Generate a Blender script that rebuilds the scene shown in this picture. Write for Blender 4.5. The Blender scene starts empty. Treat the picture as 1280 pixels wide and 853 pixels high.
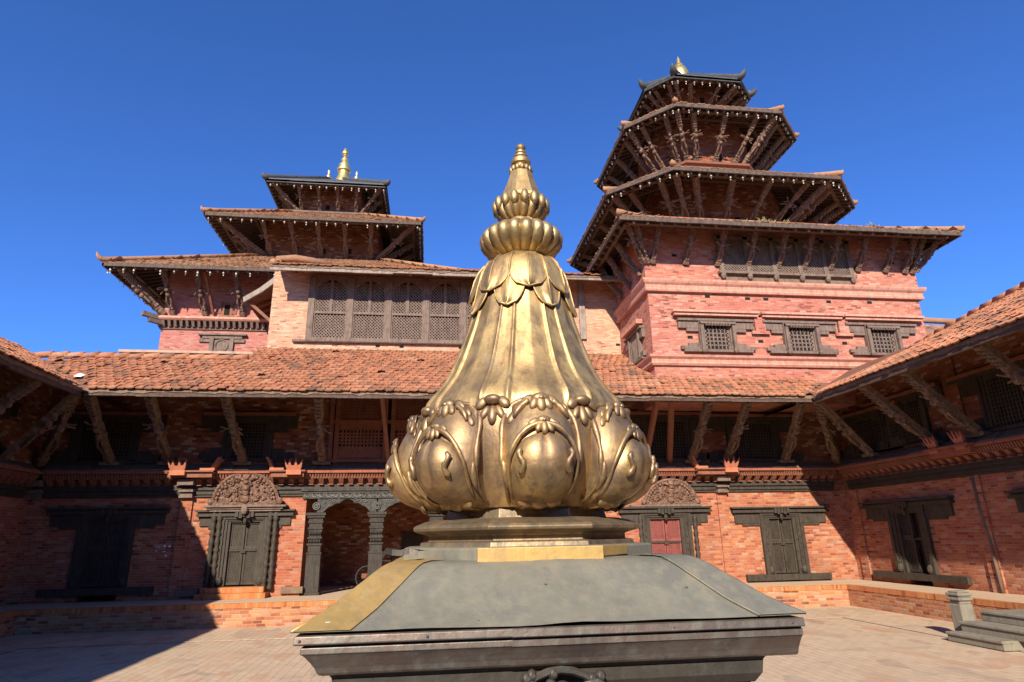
import bpy, bmesh, math, random
from mathutils import Vector, Matrix, noise
R = math.radians
V = Vector
random.seed(7)
scene = bpy.context.scene
col = scene.collection

# ------------------------------------------------------------------ camera
cam_d = bpy.data.cameras.new('camera'); cam = bpy.data.objects.new('camera', cam_d); col.objects.link(cam)
cam_d.sensor_width = 36.0; cam_d.lens = 36.0 * 772.73 / 1280.0; cam_d.clip_start = 0.05; cam_d.clip_end = 3000
PITCH, ROLL, YAW = R(17.59), R(-1.08), R(7.58)
fwd = V((math.sin(YAW) * math.cos(PITCH), math.cos(YAW) * math.cos(PITCH), math.sin(PITCH)))
rt = V((math.cos(YAW), -math.sin(YAW), 0)); up = rt.cross(fwd)
r2 = rt * math.cos(ROLL) + up * math.sin(ROLL); u2 = up * math.cos(ROLL) - rt * math.sin(ROLL)
M = Matrix((r2, u2, -fwd)).transposed().to_4x4(); M.translation = V((0, 0, 1.9))
cam.matrix_world = M
scene.camera = cam

# ------------------------------------------------------------------ light
SUN = V((0.585, 1.72, -1.0)).normalized()
sd = bpy.data.lights.new('sun', 'SUN'); sd.energy = 5.0; sd.angle = R(0.55); sd.color = (1.0, 0.91, 0.77)
so = bpy.data.objects.new('sun', sd); col.objects.link(so); so.rotation_euler = SUN.to_track_quat('-Z', 'Y').to_euler(); so.location = (-20, -40, 40)
w = bpy.data.worlds.new('World'); scene.world = w; w.use_nodes = True
nt = w.node_tree; bg = nt.nodes['Background']
sky = nt.nodes.new('ShaderNodeTexSky'); sky.sky_type = 'NISHITA'; sky.sun_disc = False
sky.sun_elevation = math.asin(-SUN.z); sky.sun_rotation = math.atan2(-SUN.x, -SUN.y)
sky.altitude = 2600; sky.air_density = 1.0; sky.dust_density = 0.3; sky.ozone_density = 6.0
tint = nt.nodes.new('ShaderNodeMixRGB'); tint.blend_type = 'MULTIPLY'; tint.inputs[0].default_value = 1.0; tint.inputs[2].default_value = (0.66, 0.99, 1.46, 1)   # clear deep blue highland air
nt.links.new(sky.outputs[0], tint.inputs[1]); nt.links.new(tint.outputs[0], bg.inputs[0]); bg.inputs[1].default_value = 0.1
scene.view_settings.view_transform = 'Standard'; scene.view_settings.look = 'None'
scene.view_settings.exposure = 0.76; scene.view_settings.gamma = 1.0; scene.view_settings.use_curve_mapping = False
scene.cycles.max_bounces = 6; scene.cycles.use_denoising = True

# ------------------------------------------------------------------ materials
class NT:
    def __init__(s, name):
        s.m = bpy.data.materials.new(name); s.m.use_nodes = True; s.t = s.m.node_tree
        s.b = s.t.nodes['Principled BSDF']
    def n(s, kind, **kw):
        x = s.t.nodes.new('ShaderNode' + kind)
        for k, v in kw.items():
            if k in x.inputs.keys(): s.put(x.inputs[k], v)
            else: setattr(x, k, v)
        return x
    def put(s, sock, v):
        if isinstance(v, bpy.types.NodeSocket): s.t.links.new(v, sock)
        else: sock.default_value = v
    def ramp(s, fac, *stops):
        x = s.n('ValToRGB'); e = x.color_ramp.elements
        while len(e) < len(stops): e.new(0.5)
        for i, (p, c) in enumerate(stops):
            e[i].position = p; e[i].color = (*c, 1) if isinstance(c, tuple) else (c, c, c, 1)
        s.put(x.inputs[0], fac); return x.outputs[0]
    def noise(s, vec, scale, detail=4, rough=0.55, dist=0.0):
        x = s.n('TexNoise'); s.put(x.inputs['Vector'], vec); x.inputs['Scale'].default_value = scale
        x.inputs['Detail'].default_value = detail; x.inputs['Roughness'].default_value = rough; x.inputs['Distortion'].default_value = dist
        return x.outputs['Fac']
    def mix(s, fac, a, b, mode='MIX'):
        x = s.n('MixRGB', blend_type=mode)
        for i, v in enumerate((fac, a, b)):
            if isinstance(v, tuple) and len(v) == 3: v = (*v, 1)
            s.put(x.inputs[i], v)
        return x.outputs[0]
    def math(s, op, a, b=0.0, clamp=False):
        x = s.n('Math', operation=op, use_clamp=clamp); s.put(x.inputs[0], a); s.put(x.inputs[1], b); return x.outputs[0]
    def map(s, vec, scale=(1, 1, 1), rot=(0, 0, 0)):
        x = s.n('Mapping'); s.put(x.inputs['Vector'], vec); x.inputs['Scale'].default_value = scale; x.inputs['Rotation'].default_value = rot
        return x.outputs[0]
    def obj(s): return s.n('TexCoord').outputs['Object']
    def uv(s): return s.n('TexCoord').outputs['UV']
    def pos(s): return s.n('NewGeometry').outputs['Position']
    def island(s): return s.n('NewGeometry').outputs['Random Per Island']
    def bump(s, h, strength=0.5, dist=0.02, prev=None):
        x = s.n('Bump'); x.inputs['Strength'].default_value = strength; x.inputs['Distance'].default_value = dist
        s.put(x.inputs['Height'], h)
        if prev is not None: s.put(x.inputs['Normal'], prev)
        return x.outputs[0]
    def done(s, color, rough=0.8, metal=0.0, normal=None, spec=0.3):
        if isinstance(color, tuple) and len(color) == 3: color = (*color, 1)
        s.put(s.b.inputs['Base Color'], color); s.put(s.b.inputs['Roughness'], rough); s.put(s.b.inputs['Metallic'], metal)
        s.b.inputs['Specular IOR Level'].default_value = spec
        if normal is not None: s.put(s.b.inputs['Normal'], normal)
        return s.m

def brick(name, c1, c2, mortar, wid=0.24, row=0.075, ms=0.007, dark=0.35, pale=0.25, palec=(0.55, 0.42, 0.33), seed=0.0, bump=0.6):
    """running bond with a colour of its own for every brick, worn and stained in patches"""
    k = NT(name); uv0 = k.uv(); P = k.pos()
    wob = k.n('TexNoise'); k.put(wob.inputs['Vector'], uv0); wob.inputs['Scale'].default_value = 1.7; wob.inputs['Detail'].default_value = 3
    va = k.n('VectorMath', operation='SCALE'); k.put(va.inputs[0], wob.outputs['Color']); va.inputs['Scale'].default_value = 0.03
    vb = k.n('VectorMath', operation='ADD'); k.put(vb.inputs[0], uv0); k.put(vb.inputs[1], va.outputs[0])
    sx = k.n('SeparateXYZ'); k.put(sx.inputs[0], vb.outputs[0])
    rv = k.math('DIVIDE', sx.outputs[1], row); ri = k.math('FLOOR', rv); fv = k.math('FRACT', rv)
    wn = k.n('TexWhiteNoise', noise_dimensions='1D'); k.put(wn.inputs['W'], ri)
    uu = k.math('ADD', k.math('DIVIDE', sx.outputs[0], wid), k.math('ADD', k.math('MULTIPLY', ri, 0.5), k.math('MULTIPLY', wn.outputs['Value'], 0.3)))
    ci = k.math('FLOOR', uu); fu = k.math('FRACT', uu)
    cb = k.n('CombineXYZ'); k.put(cb.inputs[0], ci); k.put(cb.inputs[1], ri)
    w2 = k.n('TexWhiteNoise', noise_dimensions='2D'); k.put(w2.inputs['Vector'], cb.outputs[0])
    sc = k.n('SeparateColor'); k.put(sc.inputs[0], w2.outputs['Color'])
    du = k.math('MULTIPLY', k.math('MINIMUM', fu, k.math('SUBTRACT', 1.0, fu)), wid); dv = k.math('MULTIPLY', k.math('MINIMUM', fv, k.math('SUBTRACT', 1.0, fv)), row)
    fine = k.noise(P, 30, 3)
    d = k.math('ADD', k.math('MINIMUM', du, dv), k.math('MULTIPLY', k.math('SUBTRACT', fine, 0.5), ms * 0.9))
    mk = k.math('SUBTRACT', 1.0, k.math('DIVIDE', d, ms, True), True)
    m1 = tuple(a * 0.5 for a in c1); mid = tuple((a + b) / 2 for a, b in zip(c1, c2)); hi = tuple(min(1, a * f) for a, f in zip(c2, (1.15, 1.3, 1.25)))
    f = k.math('ADD', sc.outputs[0], k.math('MULTIPLY', k.math('SUBTRACT', k.noise(P, 1.1, 4, 0.6), 0.5), 0.8), True)
    c = k.ramp(f, (0.0, m1), (0.12, c1), (0.45, mid), (0.8, c2), (1.0, hi))
    c = k.mix(k.math('MULTIPLY', k.ramp(sc.outputs[1], (0.8, 0.0), (0.95, 1.0)), 0.65), c, palec)
    c = k.mix(k.ramp(k.noise(P, 0.35, 3), (0.4, 0.0), (0.65, 0.35)), c, (c1[0] * 1.05, c1[1] * 0.8, c1[2] * 0.85))
    c = k.mix(mk, c, mortar)
    n1 = k.noise(P, 0.55, 5, 0.62); n2 = k.noise(k.map(P, (1, 1, 1.8)), 1.9, 7, 0.7, 0.3)
    c = k.mix(k.math('MULTIPLY', k.ramp(n1, (0.5, 0.0), (0.72, 1.0)), dark), c, (c1[0] * 0.35, c1[1] * 0.45, c1[2] * 0.55))
    c = k.mix(k.math('MULTIPLY', k.ramp(n2, (0.54, 0.0), (0.72, 1.0)), pale), c, palec)
    c = k.mix(0.4, c, k.ramp(fine, (0.3, (0.5, 0.5, 0.5)), (0.7, (1.0, 1.0, 1.0))), 'MULTIPLY')
    h = k.math('ADD', k.math('MULTIPLY', mk, -1.0), k.math('MULTIPLY', fine, 0.8))
    h = k.math('ADD', h, k.math('MULTIPLY', sc.outputs[2], 0.5))
    return k.done(c, 0.92, 0, k.bump(h, bump, 0.012), 0.12)

def wood(name, c1, c2, grain=(1, 1, 12), rough=0.75, carve=0.0, cs=14.0, bs=0.5, kc=0.35):
    k = NT(name); P = k.pos()
    g = k.noise(k.map(P, (9, 9, 1.5)), 2.0, 5, 0.6, 0.3); g2 = k.noise(P, 5.0, 5)
    c = k.mix(k.ramp(g, (0.3, 0.0), (0.7, 1.0)), c1, c2)
    c = k.mix(k.ramp(g2, (0.5, 0.0), (0.8, 0.7)), c, (c1[0] * 0.45, c1[1] * 0.45, c1[2] * 0.45))
    h = g; nrm = k.bump(g, 0.35, 0.01)
    if carve > 0:
        vo = k.n('TexVoronoi', feature='SMOOTH_F1'); k.put(vo.inputs['Vector'], P); vo.inputs['Scale'].default_value = cs; vo.inputs['Smoothness'].default_value = 0.4
        wv = k.noise(P, cs * 0.7, 3, 0.5, 2.0)
        hh = k.math('ADD', vo.outputs['Distance'], wv)
        c = k.mix(k.math('MULTIPLY', k.ramp(hh, (0.75, 0.0), (1.1, 1.0)), kc), c, (c1[0] * 0.3, c1[1] * 0.3, c1[2] * 0.3))
        nrm = k.bump(k.math('MULTIPLY', hh, -1.0), bs, carve, nrm)
    return k.done(c, rough, 0, nrm, 0.25)

def metal(name, base, alt, alt2, rough=0.35, m=1.0, mscale=2.5, amt=0.5, streak=0.3, patina=(0.16, 0.3, 0.25), pat=0.0, dent=0.15):
    k = NT(name); P = k.obj()
    n1 = k.noise(P, mscale, 6, 0.6, 0.5); n2 = k.noise(k.map(P, (7, 7, 0.8)), 3.0, 5, 0.6); n3 = k.noise(P, 40, 3)
    n4 = k.noise(P, mscale * 3.1, 6, 0.7)
    n5 = k.noise(P, mscale * 0.8, 5, 0.7, 1.2); n6 = k.noise(P, mscale * 5, 5, 0.75)
    c = k.mix(k.math('MULTIPLY', k.ramp(n1, (0.42, 0.0), (0.6, 1.0)), amt), base, alt)
    c = k.mix(k.math('MULTIPLY', k.ramp(n2, (0.48, 0.0), (0.66, 1.0)), streak), c, alt2)
    c = k.mix(k.math('MULTIPLY', k.ramp(n5, (0.5, 0.0), (0.62, 1.0)), streak * 0.7), c, alt2)
    c = k.mix(k.math('MULTIPLY', k.ramp(n6, (0.55, 0.0), (0.68, 1.0)), streak * 0.6), c, tuple(x * 0.6 for x in alt2))
    mm = m
    if pat > 0:
        pf = k.math('MULTIPLY', k.ramp(n4, (0.56, 0.0), (0.7, 1.0)), pat)
        c = k.mix(pf, c, patina); mm = k.math('MULTIPLY', k.math('SUBTRACT', 1.0, pf), m)
    r = k.math('ADD', k.math('MULTIPLY', n1, 0.28), rough - 0.14); r = k.math('ADD', r, k.math('MULTIPLY', n2, 0.12)); r = k.math('ADD', r, k.math('MULTIPLY', k.ramp(n6, (0.45, 0.0), (0.7, 1.0)), 0.16))
    h = k.math('ADD', k.math('MULTIPLY', n4, 0.35), k.math('MULTIPLY', n3, 0.04)); h = k.math('ADD', h, k.math('MULTIPLY', n1, 0.9))
    return k.done(c, r, mm, k.bump(h, dent, 0.02), 0.5)

def tile_mat(name, ramp, moss=0.35):
    k = NT(name); P = k.pos(); i = k.island()
    n = k.noise(P, 0.9, 5, 0.65, 0.4); n2 = k.noise(P, 14, 4, 0.7)
    f = k.math('ADD', k.math('MULTIPLY', i, 0.5), k.math('MULTIPLY', n, 1.0)); f = k.math('SUBTRACT', f, 0.23)
    c = k.ramp(f, *ramp)
    c = k.mix(k.math('MULTIPLY', k.ramp(n2, (0.52, 0.0), (0.7, 1.0)), moss), c, (0.075, 0.06, 0.04))
    return k.done(c, 0.88, 0, k.bump(n2, 0.4, 0.012), 0.2)

MT = {}
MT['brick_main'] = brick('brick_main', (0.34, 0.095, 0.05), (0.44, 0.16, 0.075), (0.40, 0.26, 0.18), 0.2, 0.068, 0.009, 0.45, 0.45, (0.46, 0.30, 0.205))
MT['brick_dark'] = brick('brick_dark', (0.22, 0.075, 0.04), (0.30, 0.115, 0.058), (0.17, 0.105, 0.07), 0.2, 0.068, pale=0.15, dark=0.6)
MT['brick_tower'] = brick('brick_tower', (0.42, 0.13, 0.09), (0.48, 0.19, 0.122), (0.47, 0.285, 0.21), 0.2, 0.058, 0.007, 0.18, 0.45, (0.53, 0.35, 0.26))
MT['brick_rose'] = brick('brick_rose', (0.42, 0.155, 0.12), (0.46, 0.185, 0.145), (0.44, 0.24, 0.195), 0.18, 0.045, 0.004, 0.12, 0.2, (0.5, 0.3, 0.23))
MT['brick_pale'] = brick('brick_pale', (0.50, 0.225, 0.13), (0.56, 0.33, 0.2), (0.55, 0.42, 0.30), 0.2, 0.052, 0.008, 0.15, 0.6, (0.60, 0.47, 0.33))
MT['brick_plinth'] = brick('brick_plinth', (0.38, 0.125, 0.06), (0.47, 0.235, 0.11), (0.42, 0.30, 0.2), 0.22, 0.075, 0.011, 0.35, 0.55, (0.48, 0.35, 0.24))
MT['brick_soldier'] = brick('brick_soldier', (0.46, 0.16, 0.055), (0.53, 0.215, 0.075), (0.36, 0.19, 0.1), 0.06, 0.4, 0.005, 0.3, 0.3, (0.5, 0.3, 0.17))
MT['terracotta'] = wood('terracotta', (0.32, 0.105, 0.055), (0.24, 0.085, 0.05), rough=0.9)
MT['rose_band'] = wood('rose_band', (0.46, 0.18, 0.12), (0.54, 0.31, 0.225), rough=0.9)
MT['stone'] = wood('stone', (0.19, 0.165, 0.125), (0.25, 0.22, 0.165), rough=0.9)
MT['ledge_stone'] = wood('ledge_stone', (0.15, 0.095, 0.062), (0.22, 0.15, 0.10), rough=0.95)
MT['pale_stone'] = wood('pale_stone', (0.46, 0.31, 0.21), (0.40, 0.25, 0.17), rough=0.9)
MT['wood_black'] = wood('wood_black', (0.036, 0.027, 0.019), (0.068, 0.053, 0.038), rough=0.65)
MT['wood_grey'] = wood('wood_grey', (0.12, 0.08, 0.06), (0.21, 0.15, 0.115), rough=0.8)
MT['wood_column'] = wood('wood_column', (0.038, 0.031, 0.025), (0.07, 0.058, 0.046), carve=0.012, cs=26, bs=0.35, kc=0.2)
MT['wood_strut'] = wood('wood_strut', (0.16, 0.088, 0.06), (0.26, 0.165, 0.115), carve=0.02, cs=9, bs=0.5, kc=0.3)
MT['wood_strut_old'] = wood('wood_strut_old', (0.13, 0.08, 0.052), (0.25, 0.165, 0.11), carve=0.02, cs=8, bs=0.5, kc=0.35)
MT['wood_frieze'] = wood('wood_frieze', (0.05, 0.048, 0.042), (0.10, 0.095, 0.083), carve=0.03, cs=12, bs=0.7)
MT['wood_red'] = wood('wood_red', (0.19, 0.07, 0.04), (0.25, 0.10, 0.058), rough=0.7)
MT['wood_eave'] = wood('wood_eave', (0.065, 0.044, 0.034), (0.13, 0.095, 0.075), rough=0.85)
MT['wood_board'] = wood('wood_board', (0.20, 0.15, 0.115), (0.33, 0.27, 0.215), rough=0.85)
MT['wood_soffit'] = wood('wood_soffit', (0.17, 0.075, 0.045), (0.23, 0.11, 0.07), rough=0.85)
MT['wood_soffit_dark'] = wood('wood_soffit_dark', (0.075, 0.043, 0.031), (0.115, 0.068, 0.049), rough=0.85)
MT['wood_rafter'] = wood('wood_rafter', (0.095, 0.06, 0.045), (0.145, 0.095, 0.07), rough=0.85)
MT['maroon'] = wood('maroon', (0.20, 0.055, 0.045), (0.25, 0.075, 0.06), rough=0.6)
MT['wood_scroll'] = wood('wood_scroll', (0.13, 0.125, 0.11), (0.19, 0.18, 0.16), rough=0.7)
MT['torana'] = wood('torana', (0.20, 0.105, 0.07), (0.30, 0.175, 0.12), carve=0.03, cs=14, bs=0.8, kc=0.5)
MT['horn_clay'] = wood('horn_clay', (0.46, 0.165, 0.085), (0.38, 0.13, 0.07), rough=0.85)
MT['tile'] = tile_mat('tile', ((0.05, (0.11, 0.075, 0.055)), (0.24, (0.23, 0.12, 0.072)), (0.42, (0.35, 0.15, 0.082)), (0.62, (0.43, 0.17, 0.085)), (0.82, (0.45, 0.215, 0.118)), (1.0, (0.41, 0.28, 0.185))), 0.75)
MT['tile_old'] = tile_mat('tile_old', ((0.02, (0.12, 0.075, 0.05)), (0.3, (0.25, 0.13, 0.075)), (0.6, (0.36, 0.185, 0.095)), (1.0, (0.40, 0.28, 0.18))), 0.55)
MT['lead'] = wood('lead', (0.05, 0.052, 0.055), (0.085, 0.085, 0.085), rough=0.6)
MT['black_iron'] = wood('black_iron', (0.02, 0.02, 0.02), (0.035, 0.033, 0.03), rough=0.5)
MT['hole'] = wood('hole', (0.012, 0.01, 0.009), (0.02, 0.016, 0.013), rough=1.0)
MT['white_metal'] = metal('white_metal', (0.50, 0.48, 0.43), (0.4, 0.38, 0.32), (0.3, 0.28, 0.24), 0.5, 0.3)
MT['bronze'] = metal('bronze', (0.64, 0.44, 0.185), (0.47, 0.315, 0.14), (0.26, 0.17, 0.09), 0.45, 0.82, 2.6, 0.9, 0.9, (0.28, 0.26, 0.18), 0.25, dent=0.35)
MT['bronze_petal'] = metal('bronze_petal', (0.51, 0.345, 0.155), (0.36, 0.235, 0.125), (0.21, 0.14, 0.095), 0.43, 0.82, 3.2, 0.9, 0.9, (0.26, 0.23, 0.16), 0.3, dent=0.35)
MT['bronze_dull'] = metal('bronze_dull', (0.50, 0.36, 0.165), (0.38, 0.265, 0.135), (0.24, 0.17, 0.095), 0.44, 0.85, 4.0, 0.8, 0.6, (0.24, 0.24, 0.17), 0.3, dent=0.35)
MT['bronze_dark'] = metal('bronze_dark', (0.38, 0.275, 0.155), (0.27, 0.205, 0.135), (0.17, 0.14, 0.10), 0.46, 0.85, 4.5, 0.9, 0.7, (0.2, 0.22, 0.17), 0.3, dent=0.35)
MT['brass_sheet'] = metal('brass_sheet', (0.60, 0.395, 0.125), (0.46, 0.30, 0.125), (0.31, 0.23, 0.13), 0.48, 0.7, 3.0, 0.6, 0.4, (0.17, 0.2, 0.13), 0.45, 0.25)
MT['gold'] = metal('gold', (0.80, 0.60, 0.22), (0.66, 0.5, 0.2), (0.5, 0.37, 0.15), 0.35, 0.9, 2.0, 0.4, 0.3)
MT['copper_grey'] = metal('copper_grey', (0.205, 0.195, 0.15), (0.155, 0.148, 0.12), (0.25, 0.22, 0.155), 0.56, 0.3, 4.5, 0.9, 0.6, (0.12, 0.155, 0.12), 0.45, 0.35)
MT['copper_brown'] = metal('copper_brown', (0.175, 0.13, 0.108), (0.13, 0.105, 0.093), (0.205, 0.185, 0.16), 0.44, 0.65, 5.0, 0.9, 0.8, (0.13, 0.17, 0.145), 0.5, 0.3)
MT['copper_dark'] = metal('copper_dark', (0.085, 0.07, 0.055), (0.06, 0.055, 0.05), (0.1, 0.09, 0.075), 0.5, 0.6, 5.0, 0.8, 0.5, (0.08, 0.12, 0.1), 0.3, 0.3)
MT['plant'] = wood('plant', (0.30, 0.25, 0.10), (0.38, 0.33, 0.16), rough=0.9)
MT['paper'] = wood('paper', (0.75, 0.75, 0.73), (0.8, 0.8, 0.78), rough=0.7)
MT['verdigris'] = wood('verdigris', (0.34, 0.40, 0.30), (0.42, 0.46, 0.36), rough=0.9)
MT['rubber'] = wood('rubber', (0.03, 0.03, 0.03), (0.045, 0.045, 0.045), rough=0.8)

def paving():
    k = NT('paving'); P = k.pos()
    br = k.n('TexBrick', offset=0.5); k.put(br.inputs['Vector'], k.map(P, (1, 1, 1), (0, 0, R(90))))
    for a, b in (('Color1', (0.50, 0.35, 0.225)), ('Color2', (0.55, 0.405, 0.27)), ('Mortar', (0.33, 0.225, 0.15))): br.inputs[a].default_value = (*b, 1)
    br.inputs['Scale'].default_value = 1; br.inputs['Mortar Size'].default_value = 0.008; br.inputs['Brick Width'].default_value = 0.3; br.inputs['Row Height'].default_value = 0.15
    cell = k.n('TexVoronoi'); k.put(cell.inputs['Vector'], k.map(P, (3.3, 1.7, 1))); cell.inputs['Scale'].default_value = 1.0
    sp = k.n('SeparateColor'); k.put(sp.inputs[0], cell.outputs['Color'])
    n1 = k.noise(P, 0.5, 5, 0.6); n2 = k.noise(P, 2.2, 6, 0.65); n3 = k.noise(P, 25, 3)
    c = k.mix(k.ramp(sp.outputs[0], (0.8, 0.0), (0.95, 0.6)), br.outputs['Color'], (0.44, 0.215, 0.125))
    c = k.mix(k.ramp(sp.outputs[1], (0.8, 0.0), (0.95, 0.5)), c, (0.27, 0.21, 0.165))
    c = k.mix(k.ramp(n2, (0.45, 0.0), (0.7, 0.6)), c, (0.55, 0.42, 0.285))
    c = k.mix(k.ramp(n1, (0.4, 0.0), (0.7, 0.5)), c, (0.46, 0.34, 0.225))
    n4 = k.noise(P, 0.9, 7, 0.75, 0.8); n5 = k.noise(P, 6.0, 5, 0.7)
    c = k.mix(k.ramp(n4, (0.55, 0.0), (0.66, 0.5)), c, (0.28, 0.2, 0.14)); c = k.mix(k.ramp(n5, (0.6, 0.0), (0.75, 0.4)), c, (0.26, 0.19, 0.13))
    h = k.math('ADD', k.math('MULTIPLY', br.outputs['Fac'], -0.7), k.math('MULTIPLY', n3, 0.7)); h = k.math('ADD', h, k.math('MULTIPLY', sp.outputs[2], 0.6))
    return k.done(c, 0.9, 0, k.bump(h, 0.5, 0.012), 0.2)
MT['paving'] = paving()
def earth():
    k = NT('earth'); P = k.pos(); n = k.noise(P, 0.7, 5); n3 = k.noise(P, 18, 4)
    c = k.mix(n, (0.48, 0.33, 0.215), (0.54, 0.40, 0.27)); c = k.mix(k.ramp(n3, (0.5, 0.0), (0.8, 0.5)), c, (0.33, 0.22, 0.15))
    return k.done(c, 0.95, 0, k.bump(n3, 0.3, 0.01), 0.1)
MT['earth'] = earth()

# ------------------------------------------------------------------ mesh tools
class MB:
    def __init__(s): s.v = []; s.f = []
    def add(s, vs, fs):
        b = len(s.v); s.v += [V(p) for p in vs]; s.f += [tuple(b + i for i in f) for f in fs]; return s
    def hexa(s, p):      # 8 corners: bottom loop 0-3, top loop 4-7
        return s.add(p, [(3, 2, 1, 0), (4, 5, 6, 7), (0, 1, 5, 4), (1, 2, 6, 5), (2, 3, 7, 6), (3, 0, 4, 7)])
    def box(s, x0, x1, y0, y1, z0, z1):
        return s.hexa([(x0, y0, z0), (x1, y0, z0), (x1, y1, z0), (x0, y1, z0), (x0, y0, z1), (x1, y0, z1), (x1, y1, z1), (x0, y1, z1)])
    def fbox(s, F, u0, u1, n0, n1, z0, z1):
        return s.hexa([F(u0, n0, z0), F(u1, n0, z0), F(u1, n1, z0), F(u0, n1, z0), F(u0, n0, z1), F(u1, n0, z1), F(u1, n1, z1), F(u0, n1, z1)])
    def beam(s, a, b, wd, ht, upv=V((0, 0, 1))):
        a = V(a); b = V(b); d = (b - a).normalized(); x = d.cross(upv)
        if x.length < 1e-4: x = d.cross(V((1, 0, 0)))
        x.normalize(); y = x.cross(d)
        c = [(-x * wd / 2 - y * ht / 2), (x * wd / 2 - y * ht / 2), (x * wd / 2 + y * ht / 2), (-x * wd / 2 + y * ht / 2)]
        return s.hexa([a + q for q in c] + [b + q for q in c])
    def loops(s, L, close_ends=True, closed=True):
        n = len(L[0]); b = len(s.v)
        for l in L: s.v += [V(p) for p in l]
        for i in range(len(L) - 1):
            for j in range(n if closed else n - 1):
                k = (j + 1) % n; s.f.append((b + i * n + j, b + i * n + k, b + (i + 1) * n + k, b + (i + 1) * n + j))
        if close_ends and closed:
            s.f.append(tuple(b + j for j in reversed(range(n)))); e = b + (len(L) - 1) * n; s.f.append(tuple(e + j for j in range(n)))
        return s
    def tube(s, pts, rad, n=8):
        pts = [V(p) for p in pts]; L = []; prev = None
        for i, p in enumerate(pts):
            d = (pts[min(i + 1, len(pts) - 1)] - pts[max(i - 1, 0)]).normalized()
            if prev is None: x = d.cross(V((0, 0, 1))); x = d.cross(V((1, 0, 0))) if x.length < 1e-3 else x
            else: x = prev - d * prev.dot(d)
            x.normalize(); prev = x; y = d.cross(x); r = rad[i] if isinstance(rad, (list, tuple)) else rad
            L.append([p + (x * math.cos(2 * math.pi * j / n) + y * math.sin(2 * math.pi * j / n)) * r for j in range(n)])
        return s.loops(L)
    def lathe(s, prof, c=(0, 0, 0), n=32, f=None, flat=0):
        L = []; c = V(c)
        for z, r in prof:
            L.append([c + V((math.sin(2 * math.pi * j / n + flat) * (r * (f(2 * math.pi * j / n + flat, z) if f else 1)), -math.cos(2 * math.pi * j / n + flat) * (r * (f(2 * math.pi * j / n + flat, z) if f else 1)), z)) for j in range(n)])
        return s.loops(L)
    def blob(s, c, rx, ry=None, rz=None, n=8, m=5):
        ry = ry or rx; rz = rz or rx; c = V(c); L = []
        for i in range(m + 1):
            a = math.pi * (0.04 + 0.92 * i / m)
            L.append([c + V((rx * math.sin(a) * math.cos(2 * math.pi * j / n), ry * math.sin(a) * math.sin(2 * math.pi * j / n), -rz * math.cos(a))) for j in range(n)])
        return s.loops(L)
    def prism(s, F, poly, n0, n1):   # polygon in (u,z), extruded from n0 to n1
        k = len(poly)
        return s.add([F(u, n0, z) for u, z in poly] + [F(u, n1, z) for u, z in poly],
                     [tuple(range(k)), tuple(range(2 * k - 1, k - 1, -1))] + [(i, i + k, (i + 1) % k + k, (i + 1) % k) for i in range(k)])
    def build(s, name, mat, parent=None, smooth=False, bevel=0.0, recalc=True, auto=None, weld=False):
        me = bpy.data.meshes.new(name); base = V(parent['_at']) if parent is not None and '_at' in parent else V((0, 0, 0))
        if parent is not None and parent.parent is not None: base = V(parent['_at'])
        me.from_pydata([p - base for p in s.v], [], s.f); me.update()
        if weld:
            bm = bmesh.new(); bm.from_mesh(me); bmesh.ops.remove_doubles(bm, verts=bm.verts, dist=0.0005); bm.to_mesh(me); bm.free(); s.v = [v.co + base for v in me.vertices]
        if recalc:
            bm = bmesh.new(); bm.from_mesh(me); bmesh.ops.recalc_face_normals(bm, faces=bm.faces); bm.to_mesh(me); bm.free()
        uvl = me.uv_layers.new(name='uv'); ul = uvl.data
        for p in me.polygons:
            n = p.normal
            if abs(n.z) > 0.75:
                for li in p.loop_indices:
                    q = s.v[me.loops[li].vertex_index]; ul[li].uv = (q.x, q.y)
            else:
                t = V((-n.y, n.x, 0)).normalized()
                if abs(t.x) > 0.9: t = V((1, 0, 0))
                elif abs(t.y) > 0.9: t = V((0, 1, 0))
                for li in p.loop_indices:
                    q = s.v[me.loops[li].vertex_index]; ul[li].uv = (q.dot(t), q.z)
        if smooth: me.polygons.foreach_set('use_smooth', [True] * len(me.polygons))
        me.materials.append(MT[mat] if isinstance(mat, str) else mat)
        o = bpy.data.objects.new(name, me); col.objects.link(o)
        if parent is not None: o.parent = parent
        o['_at'] = tuple(base)
        if auto: 
            md = o.modifiers.new('edge', 'EDGE_SPLIT'); md.split_angle = R(auto)
        if bevel > 0:
            md = o.modifiers.new('bevel', 'BEVEL'); md.width = bevel; md.segments = 2; md.limit_method = 'ANGLE'
        return o

def thing(name, at, label, cat, group=None):
    o = bpy.data.objects.new(name, None); col.objects.link(o); o.location = at; o['_at'] = tuple(at)
    o['label'] = label; o['category'] = cat; o.empty_display_size = 0.3
    if group: o['group'] = group
    return o
def tag(o, label, cat, group=None):
    o['label'] = label; o['category'] = cat
    if group: o['group'] = group
    return o
def frame(o, ud, nd):
    o = V(o); ud = V(ud); nd = V(nd)
    return lambda u, n, z: o + ud * u + nd * n + V((0, 0, z))
def jit(a): return random.uniform(-a, a)

# key dimensions (metres)
YW, XR, XL, ZP = 18.04, 12.6, -10.35, 0.52
YP, XPR, XPL = 16.53, 11.14, -9.2
YK, XK, XKL = 14.46, 9.51, -7.9
YE, XE, XEL, ZE = 15.1, 10.12, -8.02, 5.36
SL = math.tan(R(28)); YS = -7.0
FM = frame((0, YW, 0), (1, 0, 0), (0, -1, 0))          # north wing facade, u = x
FR = frame((XR, 0, 0), (0, 1, 0), (-1, 0, 0))          # east wing facade, u = y
FL = frame((XL, 0, 0), (0, 1, 0), (1, 0, 0))           # west wing facade, u = y

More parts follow.
